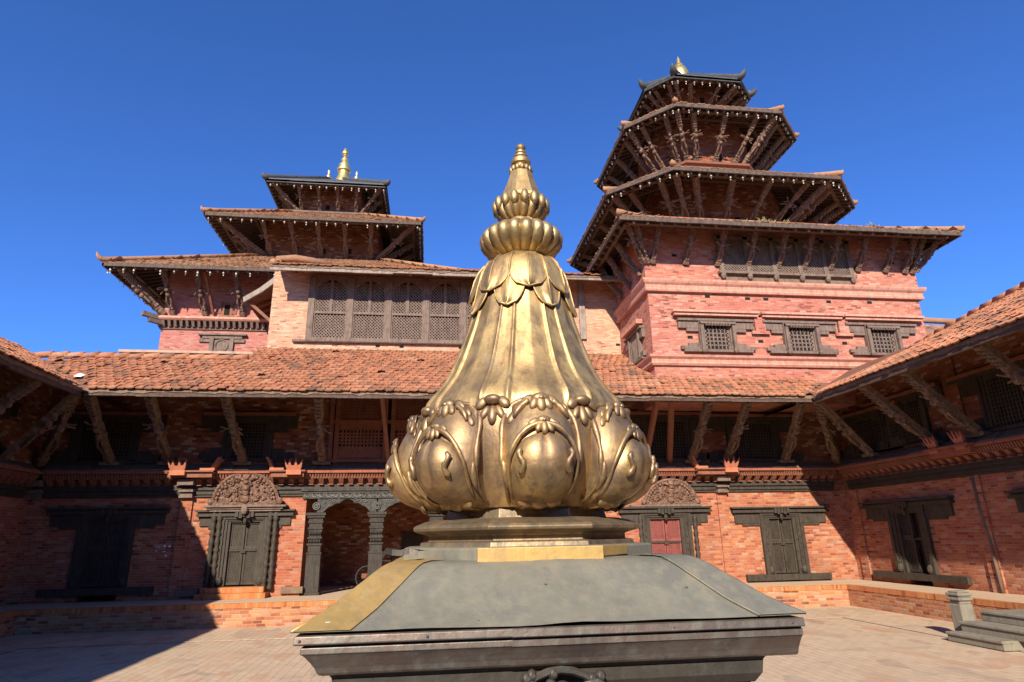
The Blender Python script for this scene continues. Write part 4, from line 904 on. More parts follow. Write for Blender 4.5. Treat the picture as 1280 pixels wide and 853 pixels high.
def octlevel(a_e, b_e, ze, a_d, b_d, zd0, a_i, b_i, zi, nf, fancy=True, lead=False, hh=.22, wd=.16, head=.80, zfoot=None):
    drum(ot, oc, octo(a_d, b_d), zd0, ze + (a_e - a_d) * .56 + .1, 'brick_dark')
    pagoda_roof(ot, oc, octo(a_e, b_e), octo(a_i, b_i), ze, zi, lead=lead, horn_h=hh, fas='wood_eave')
    D = octo(a_d, b_d); E = octo(a_e, b_e); zf = zfoot or zd0
    for i in range(8):
        j = (i + 1) % 8
        if i in (3, 4, 5): continue
        n = nf if i in (0, 6, 2, 4) else max(2, nf - 2)
        nv = V(((E[i][0] + E[j][0]), (E[i][1] + E[j][1]), 0)).normalized()
        for k in range(n):
            t = (k + .5) / n if n > 1 else .5
            d0 = V((D[i][0] + (D[j][0] - D[i][0]) * t, D[i][1] + (D[j][1] - D[i][1]) * t, 0)); e0 = V((E[i][0] + (E[j][0] - E[i][0]) * t, E[i][1] + (E[j][1] - E[i][1]) * t, 0))
            p = d0.lerp(e0, .03); q = d0.lerp(e0, head); o_ = V((oc[0], oc[1], 0))
            strut(ot, o_ + p + V((0, 0, zf)), o_ + q + V((0, 0, ze + (1 - head) * (a_e - a_d) * .5 - .16)), wd, wd * .8, 'wood_strut', fancy, nv, seed=i * 13 + k)
        d0 = V((D[i][0], D[i][1], 0)); e0 = V((E[i][0], E[i][1], 0)); nv = e0.normalized(); o_ = V((oc[0], oc[1], 0))
        strut(ot, o_ + d0.lerp(e0, .02) + V((0, 0, zf)), o_ + d0.lerp(e0, head + .04) + V((0, 0, ze + (1 - head) * (a_e - a_d) * .5 - .16)), wd * 1.1, wd * .8, 'wood_strut', fancy, nv, seed=i * 13 + 7)
octlevel(4.63, 2.9, 13.04, 2.55, 1.6, 11.2, 2.0, 1.15, 14.35, 4, wd=.19, zfoot=12.05, hh=.12)
octlevel(3.47, 2.02, 16.46, 1.9, 1.07, 14.3, 1.25, .75, 17.5, 3, wd=.17, zfoot=15.15, hh=.12)
octlevel(2.26, 1.36, 18.80, 1.2, .72, 17.4, .3, .18, 20.5, 2, lead=True, hh=.3, wd=.14, zfoot=18.35)
band(ot, oc, octo(1.9, 1.07), [(-.1, 14.6), (.2, 14.75), (.24, 14.85), (.16, 14.95), (.28, 15.02), (.3, 15.1), (-.05, 15.14)], 'wood_red', 'drum_cornice')
band(ot, oc, octo(1.2, .72), [(-.1, 18.0), (.12, 18.1), (.15, 18.25), (-.05, 18.3)], 'wood_red', 'drum_cornice')
for z, a_d in ((15.35, 1.9), (18.5, 1.2), (12.3, 2.55)): small_window(ot, frame((oc[0] + .2, oc[1] - a_d, 0), (1, 0, 0), (0, -1, 0)), 0, z, .11, .28)
fn = MB(); fn.lathe([(20.35, .35), (20.5, .42), (20.6, .36), (20.66, .4), (21.0, .36), (21.25, .26), (21.4, .12), (21.45, .16), (21.52, .1), (21.62, .05), (21.68, .09), (21.75, .06), (21.9, .01)], (oc[0], oc[1], 0), 20); fn.build('finial', 'gold', ot, smooth=True, auto=40)
for lv, pts, z, gsides in (('lowest', octo(4.63, 2.9), 13.04, (7, 0, 1, 6, 2)), ('middle', octo(3.47, 2.02), 16.46, (7, 0, 1, 6, 2)), ('topmost', octo(2.26, 1.36), 18.80, (7, 0, 1, 6, 2))):
    bells(oc, pts, z, gsides, .36, 'pale wind bell hanging under the %s octagonal eave of the tall tower' % lv, 'wind bells under the %s octagonal eave' % lv, sc=.95)

# ------------------------------------------------------------------ square three-roofed tower
stt = thing('pagoda_tower', (-4.95, 28, 7), 'square rose brick tower with three stacked roofs and a small golden spire', 'tower')
sc_ = (-4.95, 28.0)
FS = frame((0, 23.0, 0), (1, 0, 0), (0, -1, 0)); FSL = frame((-9.95, 0, 0), (0, 1, 0), (-1, 0, 0))
mb = MB(); mb.box(-9.95, .05, 23, 33, 6.5, 11.9); mb.build('wall', 'brick_rose', stt)
band(stt, sc_, sq(5.0), [(-.1, 9.40), (.05, 9.42), (.07, 9.46), (-.1, 9.47)], 'wood_grey'); band(stt, sc_, sq(5.0), [(-.1, 9.72), (.26, 9.72), (.32, 9.78), (.3, 9.84), (.2, 9.9), (-.1, 9.95)], 'rose_band')
dn = MB()
for F, a, e in ((FS, -9.95, -5.4), (FSL, 23.0, 28.0)):
    k = int((e - a) / .2)
    for i in range(k): u = a + (i + .5) * (e - a) / k; dn.hexa([F(u - .045, 0, 9.48), F(u + .045, 0, 9.48), F(u + .045, .12, 9.5), F(u - .045, .12, 9.5), F(u - .05, 0, 9.71), F(u + .05, 0, 9.71), F(u + .05, .24, 9.71), F(u - .05, .24, 9.71)])
dn.build('dentil_row', 'wood_grey', stt)
cw = MB(); cw.beam((-9.9, 22.9, 9.78), (-10.42, 22.4, 9.83), .18, .16); cw.beam((-9.9, 22.9, 9.62), (-10.25, 22.55, 9.64), .16, .14); cw.build('corner_beam', 'wood_grey', stt)
bw = MB(); bw.fbox(FS, -8.6, -6.9, 0, .16, 9.2, 9.26); bw.fbox(FS, -8.45, -7.05, 0, .1, 9.08, 9.2)
for sg in (-1, 1): bw.fbox(FS, -7.76 + min(sg * .42, sg * .28), -7.76 + max(sg * .42, sg * .28), 0, .1, 8.4, 9.08); bw.fbox(FS, -7.76 + min(sg * .8, sg * .42), -7.76 + max(sg * .8, sg * .42), 0, .07, 8.95, 9.08)
f = bw.build('window', 'wood_grey', stt); bl = MB(); bl.fbox(FS, -8.04, -7.48, 0, .04, 8.4, 9.08); bl.tube([FS(-7.76 + .22 * math.cos(t * .3142), .05, 8.82 + .22 * math.sin(t * .3142)) for t in range(21)], .03, 6); bl.build('blind_panel', 'wood_grey', f)
small_window(stt, FS, -7.72, 10.02, .1, .42); 
pagoda_roof(stt, sc_, sq(6.6), sq(2.7), 11.22, 13.45, horn_h=.26, rsp=.34)
for u in (-9.62, -8.48, -7.14, -5.9): strut(stt, FS(u, .02, 10.02), FS(u - .1, 1.15, 11.35), .2, .15, 'wood_strut', nrm=(0, -1, 0), seed=int(-u * 41))
sp = MB(); sp.beam(FS(-8.17, .05, 10.0), FS(-8.3, 1.1, 11.3), .08, .08); sp.build('prop', 'wood_red', stt)
for v in (23.6, 25.0): strut(stt, FSL(v, .02, 10.02), FSL(v, 1.15, 11.35), .2, .15, 'wood_strut', nrm=(-1, 0, 0), seed=int(v * 7))
for d in (0, .5): strut(stt, (-9.95, 23.0 + d, 10.0), (-11.15, 21.8 + d * 1.4, 11.3), .24, .17, 'wood_strut', nrm=(-.7, -.7, 0), seed=5)
def sqlevel(ae, ze, ad, zd0, ai, zi, zf, n, lead=False, wd=.17, hh=.3, wins=()):
    drum(stt, sc_, sq(ad), zd0, ze + (ae - ad) * .58, 'brick_dark'); pagoda_roof(stt, sc_, sq(ae), sq(ai), ze, zi, lead=lead, horn_h=hh, rsp=.3)
    for F in (frame((sc_[0], sc_[1] - ad, 0), (1, 0, 0), (0, -1, 0)), frame((sc_[0] + ad, sc_[1], 0), (0, 1, 0), (1, 0, 0)), frame((sc_[0] - ad, sc_[1], 0), (0, 1, 0), (-1, 0, 0))):
        nd = F(0, 1, 0) - F(0, 0, 0)
        for k in range(n):
            u = -ad * .88 + 1.76 * ad * k / (n - 1); strut(stt, F(u, .02, zf), F(u * 1.05, (ae - ad) * .78, ze + .1), wd, wd * .8, 'wood_strut', nrm=nd, seed=k * 3 + n)
    for sx, sy in ((-1, -1), (1, -1)): strut(stt, (sc_[0] + sx * ad, sc_[1] - ad, zf), (sc_[0] + sx * (ad + (ae - ad) * .8), sc_[1] - ad - (ae - ad) * .8, ze + .1), wd * 1.1, wd * .8, 'wood_strut', nrm=(sx * .7, -.7, 0), seed=2)
    F = frame((sc_[0], sc_[1] - ad, 0), (1, 0, 0), (0, -1, 0))
    for u, z in wins: small_window(stt, F, u, z, .11, .26)
sqlevel(4.38, 14.55, 2.4, 12.9, 1.5, 16.3, 13.75, 5, wd=.19, hh=.16, wins=((-1.1, 13.95), (.05, 13.9), (1.15, 13.95)))
band(stt, sc_, sq(2.4), [(-.1, 13.4), (.2, 13.45), (.26, 13.6), (-.05, 13.7)], 'wood_red', 'drum_cornice')
sqlevel(2.67, 17.28, 1.4, 15.9, .3, 18.85, 16.5, 4, lead=True, wd=.16, hh=.2, wins=((-.1, 16.62),))
band(stt, sc_, sq(1.4), [(-.1, 16.2), (.2, 16.25), (.3, 16.35), (.3, 16.42), (-.05, 16.46)], 'wood_grey', 'drum_cornice')
fn = MB(); X_, Y_ = sc_[0] + .28, sc_[1]
fn.lathe([(18.4, .52), (18.75, .5), (18.95, .46), (19.2, .34), (19.5, .26), (19.62, .25), (19.66, .33), (19.76, .35), (19.84, .25), (19.9, .24), (20.0, .28), (20.1, .2), (20.18, .12), (20.26, .16), (20.34, .18), (20.42, .1), (20.5, .06), (20.56, .1), (20.6, .05), (20.66, .16), (20.74, .17), (20.8, .12), (20.95, .09), (21.02, .02)], (X_, Y_, 0), 20)
f = fn.build('finial', 'gold', stt, smooth=True, auto=40)
for dx in (-.68, .68):
    fn = MB(); fn.lathe([(18.3, .14), (18.93, .15), (18.97, .19), (19.03, .19), (19.07, .09), (19.16, .1), (19.22, .05), (19.3, .045), (19.38, .06), (19.52, .015)], (X_ + dx, Y_ - .3, 0), 14); fn.build('corner_spire', 'gold', stt, smooth=True, auto=40)
for lv, a, z, sides in (('lowest', 6.6, 11.22, (0, 3)), ('middle', 4.38, 14.55, (0, 1, 3)), ('topmost', 2.67, 17.28, (0, 1))):
    bells(sc_, sq(a), z, sides, .42 if a > 3 else .36, 'pale wind bell hanging under the %s eave of the square tower' % lv, 'wind bells under the %s square eave' % lv, sc=1.05)

# far brown roof beyond the octagonal tower
fb = thing('far_building', (24, 25, 5), 'building with a mossy brown tiled roof seen behind the tall tower', 'building')
tm = MB(); ud = V((.93, 0, -.13)).normalized(); sdv = V((0, .9, .45)).normalized()
tiles(tm, (19.5, 23.6, 10.1), (1, 0, 0), (0, cs, sn), 13, lambda s: (0, 9))
fr_ = tm.build('roof', 'tile_old', fb, recalc=False); MB().box(19.5, 28.5, 24.2, 31, 4, 10.2).build('wall', 'brick_tower', fb)
tm = MB(); tm.tube([(20.5, 27.0, 12.25), (24, 27.0, 12.15), (28.5, 27.0, 12.05)], .16, 8); tm.build('ridge', 'tile_old', fr_, smooth=True)
# ------------------------------------------------------------------ gilt shrine in the courtyard
SX, SY = 0.401, 2.777
TILT = R(1.0)
sh = thing('shrine', (SX, SY, 0), 'small shrine in the middle with a gilded bell shaped lotus roof on grey copper sheets', 'shrine')
def C(x, y, z): return V((SX + x, SY + y, z))
def sring(hw, z): return [C(-hw, -hw, z), C(hw, -hw, z), C(hw, hw, z), C(-hw, hw, z)]
pb = MB(); pb.loops([sring(a, z) for a, z in ((.72, 0), (.72, .25), (.66, .28), (.645, 1.51))]); pd = pb.build('pedestal', 'copper_dark', sh, bevel=.006)
pb = MB(); pb.loops([sring(a, z) for a, z in ((.655, 1.44), (.675, 1.47), (.68, 1.51), (.69, 1.524))]); pb.build('pedestal_band', 'copper_dark', pd, bevel=.004)
om = MB(); rnd = random.Random(5)
FP = frame(C(0, -.70, 0), (1, 0, 0), (0, -1, 0))
FP0 = FP; FP = lambda u, n, z: FP0(u, n, z + .075)
om.tube([FP(.17 * math.cos(math.pi * i / 14), .03, 1.27 + .17 * math.sin(math.pi * i / 14)) for i in range(15)], .012, 7)
om.blob(FP(0, .05, 1.36), .055, .03, .055, 14, 6)
for sg in (-1, 1):
    for i in range(16):
        a = rnd.uniform(.1, 1.5); q = rnd.uniform(.1, .26); om.blob(FP(sg * q * math.cos(a), .03, 1.24 + .8 * q * math.sin(a)), .018, .02, .018, 6, 4)
    om.tube([FP(sg * (.1 + .05 * math.cos(t * .7)), .04, 1.36 + .045 * math.sin(t * .7)) for t in range(9)], [.014 - .001 * t for t in range(9)], 6)
om.build('carved_crest', 'copper_dark', pd, smooth=True, auto=50)
# cornice of folded sheets, built in lapped lengths
prof = [(.70, 1.522), (.712, 1.526), (.718, 1.532), (.724, 1.546), (.735, 1.562), (.748, 1.578), (.757, 1.587), (.762, 1.589), (.762, 1.606), (.755, 1.608), (.755, 1.614), (.777, 1.615), (.78, 1.618), (.778, 1.638), (.772, 1.641)]
prof_old = [(.66, 1.452), (.685, 1.462), (.70, 1.475), (.715, 1.50), (.735, 1.53), (.748, 1.553), (.752, 1.556), (.752, 1.583), (.742, 1.586), (.742, 1.594), (.776, 1.597), (.779, 1.601), (.778, 1.635), (.772, 1.64)]
cm = MB(); cm.loops([sring(a, z) for a, z in prof]); co = cm.build('cornice', 'copper_brown', sh, bevel=.0025)
sl = MB()
for x0, x1, dy in ((-.15, .06, .0035), (.05, .78, .0015)):
    sl.loops([[C(x0, -a - dy, z), C(x1, -a - dy, z)] for a, z in prof], False, False)
sl.build('lapped_sheet', 'copper_brown', co, recalc=False)
rv = MB()
for x in (-.762, -.4, -.02, .35, .74): rv.blob(C(x, -.780, 1.627), .0045, .003, .0045, 8, 4)
rv.build('rivet_row', 'copper_dark', co)
# hipped sheet roof of the base: concave slopes
rp = [(.786, 1.650), (.745, 1.672), (.70, 1.698), (.655, 1.732), (.61, 1.766), (.575, 1.793), (.55, 1.810), (.53, 1.819), (.50, 1.824), (.42, 1.826)]
def slope(side, x0, x1, lift, mat, name, parent, N=24):
    """one sheet of the base roof: side = quarter turns, x0..x1 fractions of the half width"""
    mb = MB(); ca, sa = math.cos(side * math.pi / 2), math.sin(side * math.pi / 2); L = []
    for i, (hw, z) in enumerate(rp):
        row = []
        for j in range(N + 1):
            f = x0 + (x1 - x0) * j / N; x = f * hw; y = -hw
            wv = (.003 * math.sin(7 * f + 3 * i * .3) + .002 * math.sin(13 * f + 1.3 + i) * (i == 0) + .0012 * math.sin(19 * f + i * 1.7)) * (1 - abs(f)) + lift
            y -= wv * .6; zz = z + wv
            row.append(C(x * ca - y * sa, x * sa + y * ca, zz))
        L.append(row)
    mb.loops(L, False, False); return mb.build(name, mat, parent, smooth=True, recalc=False)
br = slope(0, -1, 1, 0, 'copper_grey', 'base_roof', sh)
for s_ in (1, 2): slope(s_, -1, 1, 0, 'copper_grey', 'roof_sheet', br)
slope(3, -1, 1, 0, 'brass_sheet', 'brass_sheet', br)
slope(0, -1, -.79, .004, 'brass_sheet', 'brass_sheet', br, 8)
slope(0, .80, 1, .005, 'copper_grey', 'roof_sheet', br, 8); slope(1, -1, -.8, .004, 'brass_sheet', 'brass_sheet', br, 8)
# raised seams where the sheets meet
for f, sd_ in ((.80, 0),):
    mb = MB(); mb.tube([C(f * hw, -hw - .003, z + .004) for hw, z in rp[:8]], .0045, 6); mb.build('seam', 'copper_grey', br, smooth=True)
for sx in (-1, 1):
    mb = MB(); mb.tube([C(sx * hw, -hw, z + .003) for hw, z in rp], .004, 6); mb.build('seam', 'copper_brown' if sx > 0 else 'brass_sheet', br, smooth=True)
sc2 = MB()
for x, z_ in ((-.56, .012), (-.25, .012), (.02, .012), (.3, .012), (.6, .012), (.45, .08), (-.02, .1)): sc2.blob(C(x, -.772 + z_ * 1.4, 1.65 + z_), .006, .006, .003, 8, 4)
sc2.build('rivet_row', 'copper_brown', br)
vb = MB(); vb.blob(C(-.69, -.746, 1.6705), .02, .012, .004, 10, 4); vb.build('verdigris_patch', 'verdigris', br, smooth=True); 
def octp(a, z, ph=0): return [C(a * x, a * y, z) for x, y in octo(1, .414)]
# octagonal base plates and mouldings
def octband(name, prof, mat, bev=.003, parent=sh): mb = MB(); mb.loops([octp(a, z) for a, z in prof]); return mb.build(name, mat, parent, bevel=bev)
pl = octband('base_plate', [(.50, 1.80), (.50, 1.862), (.49, 1.868)], 'copper_grey')
FO = frame(C(0, -.5, 0), (1, 0, 0), (0, -1, 0))
mb = MB(); mb.fbox(FO, -.235, .215, .002, .016, 1.815, 1.866); mb.build('brass_strip', 'brass_sheet', pl, bevel=.003)
mb = MB(); mb.fbox(frame(C(.2, -.497, 0), (.707, .707, 0), (.707, -.707, 0)), .01, .2, .005, .012, 1.83, 1.866); mb.build('brass_strip', 'brass_sheet', pl, bevel=.003)
md = octband('base_moulding', [(.44, 1.862), (.435, 1.884), (.405, 1.888), (.405, 1.91), (.425, 1.916), (.462, 1.926), (.466, 1.938), (.455, 1.948), (.42, 1.962), (.38, 1.97), (.36, 1.972)], 'bronze_dark')
mb = MB(); mb.fbox(frame(C(-.3, -.45, 0), (.83, -.56, 0), (-.56, -.83, 0)), -.1, .19, -.02, -.005, 1.89, 1.955); 
octband('neck', [(.34, 1.965), (.33, 2.0), (.32, 2.03)], 'bronze_dark', .003, md)
ts = MB(); q = [C(-.565, -.44, 1.85), C(-.55, -.47, 1.872), C(-.53, -.455, 1.866), C(-.50, -.47, 1.864), C(-.47, -.465, 1.87), C(-.44, -.475, 1.862)]
ts.loops([[a, a + V((.03, .05, -.012 + .01 * (i % 2)))] for i, a in enumerate(q)], False, False); ts.loops([[a, a + V((.0, -.004, -.02))] for i, a in enumerate(q)], False, False); ts.build('torn_sheet', 'copper_dark', pl, recalc=False)

# everything above leans slightly, as the old gilt work does
def K(x, y, z): s = z - 1.9; return C(x + math.sin(TILT) * s, y, z)
def P(r, th, z): return K(r * math.sin(th), -r * math.cos(th), z)
bellp = [(2.00, .33), (2.06, .36), (2.2, .39), (2.32, .43), (2.38, .453), (2.43, .452), (2.46, .438), (2.49, .416), (2.525, .388), (2.56, .364), (2.6, .343), (2.66, .318), (2.735, .291), (2.81, .266), (2.89, .243), (2.96, .225), (3.02, .211), (3.07, .203), (3.11, .196), (3.145, .178), (3.17, .155), (3.19, .115), (3.2, .09)]
def flute(th, z):
    x = (th / (math.pi / 4)) % 1.0; x = x - .5                     # 0 = corner of the octagon, +-.5 = middle of a face
    a = abs(x); octf = 1 / math.cos(min(.5, .5 - a) * math.pi / 4) if False else 1.0
    rib = .027 * math.exp(-((a - .155) / .024) ** 4) - .010 * math.exp(-((a - .2) / .02) ** 2) - .018 * max(0, 1 - a / .13) ** .5
    face = -.018 * min(1, max(0, a - .19) / .05) + .018 * max(0, (a - .19) / .31) ** 2
    s = max(0, min(1, (z - 2.36) / .1)) * max(0, min(1, (3.19 - z) / .1))
    return 1 + (rib + face) * s
mb = MB(); NN = 384; L = []
for i in range(len(bellp) - 1):
    z0, r0 = bellp[i]; z1, r1 = bellp[i + 1]
    for t in (0, .5):
        z = z0 + (z1 - z0) * t; r = r0 + (r1 - r0) * t; L.append([P(r * flute(2 * math.pi * j / NN, z), 2 * math.pi * j / NN, z) for j in range(NN)])
mb.loops(L); bd = mb.build('bell_dome', 'bronze', sh, smooth=True)
def lobe(mb, q, nrm, rw, rh, rd, rot=0.0):
    nrm = nrm.normalized(); x = V((0, 0, 1)).cross(nrm).normalized(); y = nrm.cross(x); L = []
    xr = x * math.cos(rot) + y * math.sin(rot); yr = y * math.cos(rot) - x * math.sin(rot)
    for a in (0.0, .3, .6, .85, 1.0):
        L.append([q + nrm * rd * math.cos(a * math.pi / 2) - nrm * .004 + (xr * rw * math.cos(b) + yr * rh * math.sin(b)) * math.sin(a * math.pi / 2 + .02) for b in (2 * math.pi * i / 12 for i in range(12))])
    mb.loops(L)
def onormal(q): d = q - V((SX, SY, q.z)); return V((d.x, d.y, .25 * d.length))
# lotus petals
pc = [(1.99, .315), (2.003, .35), (2.018, .41), (2.042, .475), (2.08, .525), (2.125, .557), (2.17, .57), (2.215, .569), (2.265, .556), (2.315, .534), (2.355, .512), (2.39, .494), (2.418, .48)]
def pcur(t):
    q = t * (len(pc) - 1); i = min(len(pc) - 2, int(q)); f = q - i
    return pc[i][0] + (pc[i + 1][0] - pc[i][0]) * f, pc[i][1] + (pc[i + 1][1] - pc[i][1]) * f
def pw(t):      # half width of the petal
    b_ = .085 + .088 * min(1, t / .5) ** .8
    return b_ if t < .62 else b_ * math.sqrt(max(0.0, 1 - ((t - .62) / .38) ** 2.4))
def psurf(th0, s, t, out=0.0, wf=1.0):
    z, r = pcur(t); w_ = max(pw(t), .004) * wf; a = s * w_ / max(r, .3)
    rr = r - .072 * (abs(s) ** 2.4) * wf + out
    return P(rr, th0 + a, z)
for p_ in range(8):
    th0 = p_ * math.pi / 4; mb = MB(); L = []; T_ = 30; S_ = 20
    for i in range(T_ + 1):
        t = i / T_; row = []
        for j in range(-2, S_ + 3):
            s = max(-1, min(1, -1 + 2 * j / S_)); inn = -.05 * (1 if (j == -1 or j == S_ + 1) else (2 if (j < -1 or j > S_ + 1) else 0))
            row.append(psurf(th0, s, t, inn))
        L.append(row)
    mb.loops(L, False, False); pt = mb.build('lotus_petal', 'bronze_petal', sh, smooth=True, recalc=False)
    # inner boss
    bs = MB(); L = []
    for i in range(21):
        t = .06 + .60 * i / 20; tt = i / 20; wb_ = math.sqrt(max(0, 1 - (2 * tt - 1) ** 2 * (1 if tt < .5 else .98))); row = []
        for j in range(17):
            s = -1 + 2 * j / 16; wf = .78 * max(.05, wb_ ** .8) * .17 / max(pw(t), .05)
            cre = -.018 * math.exp(-(s / .12) ** 2) * max(0, tt - .45)
            row.append(psurf(th0, s * min(wf, .9), t, .038 * (max(0, 1 - s * s) ** .5) * max(0, wb_) ** .7 + .002 + cre))
        L.append(row)
    bs.loops(L, False, False); bo = bs.build('petal_boss', 'bronze_petal', pt, smooth=True, recalc=False)
    sc3 = MB()
    rimo = [psurf(th0, sg * (.97 - .1 * max(0, t - .6)), t, .004 + .012 * max(0, (t - .5) * 2)) for sg, t in [(-1, k / 24) for k in range(3, 24)]] + [psurf(th0, 0, .992, .016)] + [psurf(th0, .97 - .1 * max(0, k / 24 - .6), k / 24, .004 + .012 * max(0, (k / 24 - .5) * 2)) for k in range(23, 2, -1)]
    nr = len(rimo); sc3.tube(rimo, [.006 + (.007 * abs(math.sin(k * .55)) if nr * .2 < k < nr * .8 else .002) for k in range(nr)], 8)
    # inner arch
    arch = []
    for k in range(25):
        a = math.pi * (1.12 - 1.24 * k / 24); s = .84 * math.cos(a); t = .36 + .36 * math.sin(a); arch.append(psurf(th0, s * (1 if t > .3 else 1), t, .022))
    sc3.tube(arch, [.004 + .005 * math.sin(math.pi * k / 24) + .003 * abs(math.sin(k * .785)) for k in range(25)], 7)
    # crown ornament at the petal's tip and on the arch
    for t, sc in ((.955, 1.0), (.735, .75)):
        for ds, dt, rw, rh, rt_, dd in ((-.30, -.015, .034, .02, .75, .010), (.30, -.015, .034, .02, -.75, .010), (-.15, -.05, .017, .03, -.45, .012), (.15, -.05, .017, .03, .45, .012), (0, -.055, .02, .036, 0, .015), (0, .008, .036, .022, 0, .020)):
            q = psurf(th0, ds * sc * .17 / max(pw(min(t + dt * sc, .97)), .06), min(t + dt * sc, .985), .010 if t > .8 else .026); lobe(sc3, q, onormal(q), rw * sc, rh * sc, dd * sc, rt_)
        q = psurf(th0, 0, min(t + .004, .98), .026 if t > .8 else .038); lobe(sc3, q, onormal(q), .012 * sc, .009 * sc, .01 * sc)
    # scrolls between rim and arch and at the boss's sides
    for sg in (-1, 1):
        for k, (s, t, r) in enumerate(((.66, .86, .016), (.72, .78, .018))):
            q = psurf(th0, sg * s, t, .002); lobe(sc3, q, onormal(q), r * .9, r * 1.5, r * .55, sg * .5)
        sc3.tube([psurf(th0, sg * (.40 + .055 * k), .93 - .006 * k * k, .010) for k in range(6)], [.008, .013, .010, .014, .011, .006], 7)
        sc3.tube([psurf(th0, sg * (.50 + .05 * math.sin(k * 1.3)), .56 - .028 * k, .04) for k in range(7)], [.007, .012, .008, .012, .009, .014, .006], 7)
        sc3.tube([psurf(th0, sg * .93, .5 - .03 * k, .010) for k in range(8)], [.004, .009, .013, .015, .014, .011, .007, .003], 6)
        sc3.tube([psurf(th0, sg * (.08 + .06 * k), .14 - .012 * abs(3 - k), .05 - .002 * k * k * .3) for k in range(8)], .006, 6)
    for s_, t_, rw_, rh_ in ((0, .15, .034, .026), (-.42, .17, .03, .022), (.42, .17, .03, .022)):
        q = psurf(th0, s_, t_, .034); lobe(sc3, q, onormal(q) - V((0, 0, .5)), rw_, rh_, .012, s_ * .8)
    sc3.build('scroll_relief', 'bronze_petal', pt, smooth=True)
    # knob between two petals
    th1 = th0 + math.pi / 8; kn = MB()
    for dx, z, rw, rh, rt_, dd in ((-.045, 2.40, .03, .02, .8, .012), (.045, 2.40, .03, .02, -.8, .012), (-.03, 2.362, .016, .032, -.5, .013), (.03, 2.362, .016, .032, .5, .013), (0, 2.352, .02, .042, 0, .018), (0, 2.412, .036, .02, 0, .024)):
        q = P(.470, th1 + dx / .46, z); lobe(kn, q, onormal(q), rw, rh, dd, rt_)
    kn.build('petal_knob', 'bronze_petal', sh, smooth=True)
    mb = MB(); mb.loops([[P(r + .004, th1 + a / r, z) for a in (-.075, -.04, 0, .04, .075)] for z, r in ((2.01, .36), (2.06, .40), (2.12, .43), (2.2, .452), (2.28, .464), (2.34, .466), (2.38, .46))], False, False); mb.build('back_petal', 'bronze_petal', sh, smooth=True, recalc=False)
# leaf collar
lc = [(3.185, .13), (3.172, .160), (3.15, .184), (3.115, .203), (3.075, .216), (3.03, .226), (2.985, .234), (2.94, .243), (2.90, .252), (2.87, .26)]
def lcur(t, top=0):
    q = t * (len(lc) - 1); i = min(len(lc) - 2, int(q)); f = q - i
    return lc[i][0] + (lc[i + 1][0] - lc[i][0]) * f, lc[i][1] + (lc[i + 1][1] - lc[i][1]) * f
def leaf(th0, tmax, wmax, out, parent, tipflare, point):
    mb = MB(); L = []; rim = []; riml = []; rimr = []; N = 14
    for i in range(N + 1):
        u = i / N; z, r = lcur(u * tmax); w_ = wmax * (.55 + .45 * math.sin(math.pi * min(1, u * 1.25) / 2)) * (math.sqrt(max(0, 1 - max(0, (u - .55) / .45) ** (1.7 if point else 2.6))))
        row = []
        for j in range(11):
            s = -1 + .2 * j; rr = r + out + tipflare * u ** 3 - .012 * s * s + .006 * math.cos(s * math.pi * 2) * u
            row.append(P(rr, th0 + s * w_ / r, z))
        L.append(row); riml.append(row[0]); rimr.append(row[-1])
    mb.loops(L, False, False)
    mb.loops([[q + (V((SX, SY, q.z)) - q).normalized() * .012 for q in row] for row in L], False, False)
    mb.tube(riml + rimr[::-1], .0045, 6)
    z, r = lcur(.55 * tmax)
    mb.tube([P(lcur(u * tmax)[1] + out + tipflare * u ** 3 + .006, th0, lcur(u * tmax)[0]) for u in (0, .2, .4, .6, .8, .95)], [.006, .006, .005, .004, .003, .002], 6)
    return mb.build('collar_leaf', 'bronze_dull' if False else 'bronze', parent, smooth=True, recalc=False)
for p_ in range(8):
    leaf(p_ * math.pi / 4 + math.pi / 8, .96, .080, .003, sh, .006, True)
    leaf(p_ * math.pi / 4, .70, .090, .012, sh, .004, False)
# rings, cone and tip
def lath(name, prof, mat, n=64, f=None, parent=sh, smooth=True, auto=40, flat=0):
    mb = MB(); L = [[P(r * (f(2 * math.pi * j / n, z) if f else 1), 2 * math.pi * j / n + flat, z) for j in range(n)] for z, r in prof]; mb.loops(L); return mb.build(name, mat, parent, smooth=smooth, auto=auto if smooth else None)
lath('neck_ring', [(3.17, .10), (3.185, .135), (3.195, .14), (3.205, .13), (3.215, .10), (3.235, .10)], 'bronze_dull', 8, flat=math.pi / 8, smooth=False)
def gad(n, amp): return lambda th, z: 1 + amp * (abs(math.cos(n * th / 2)) ** .6 - .75)
z0 = 3.2
lath('lotus_ring', [(3.205, .10), (3.215, .128), (3.235, .160), (3.26, .187), (3.29, .204), (3.315, .205), (3.335, .196), (3.352, .176), (3.362, .15), (3.366, .11)], 'bronze_dull', 320, gad(20, .10), auto=60)
lath('neck_ring', [(3.36, .12), (3.372, .125), (3.385, .108), (3.398, .105), (3.402, .09), (3.415, .085)], 'bronze_dull', 8, flat=math.pi / 8, smooth=False)
lath('lotus_ring', [(3.41, .07), (3.42, .093), (3.44, .112), (3.462, .122), (3.48, .126), (3.50, .126), (3.52, .115), (3.535, .09)], 'bronze_dull', 256, gad(16, .16), auto=60)
bb = MB()
for i in range(16):
    a = 2 * math.pi * i / 16; c = P(.128, a, 3.5); bb.blob(c, .022, .022, .038, 10, 7)
bb.build('bead_ring', 'bronze_dull', sh, smooth=True)
lath('octagon_cone', [(3.525, .085), (3.53, .112), (3.545, .113), (3.575, .1), (3.62, .082), (3.66, .069), (3.70, .06), (3.705, .05)], 'bronze', 8, flat=math.pi / 8, smooth=False)
bb = MB()
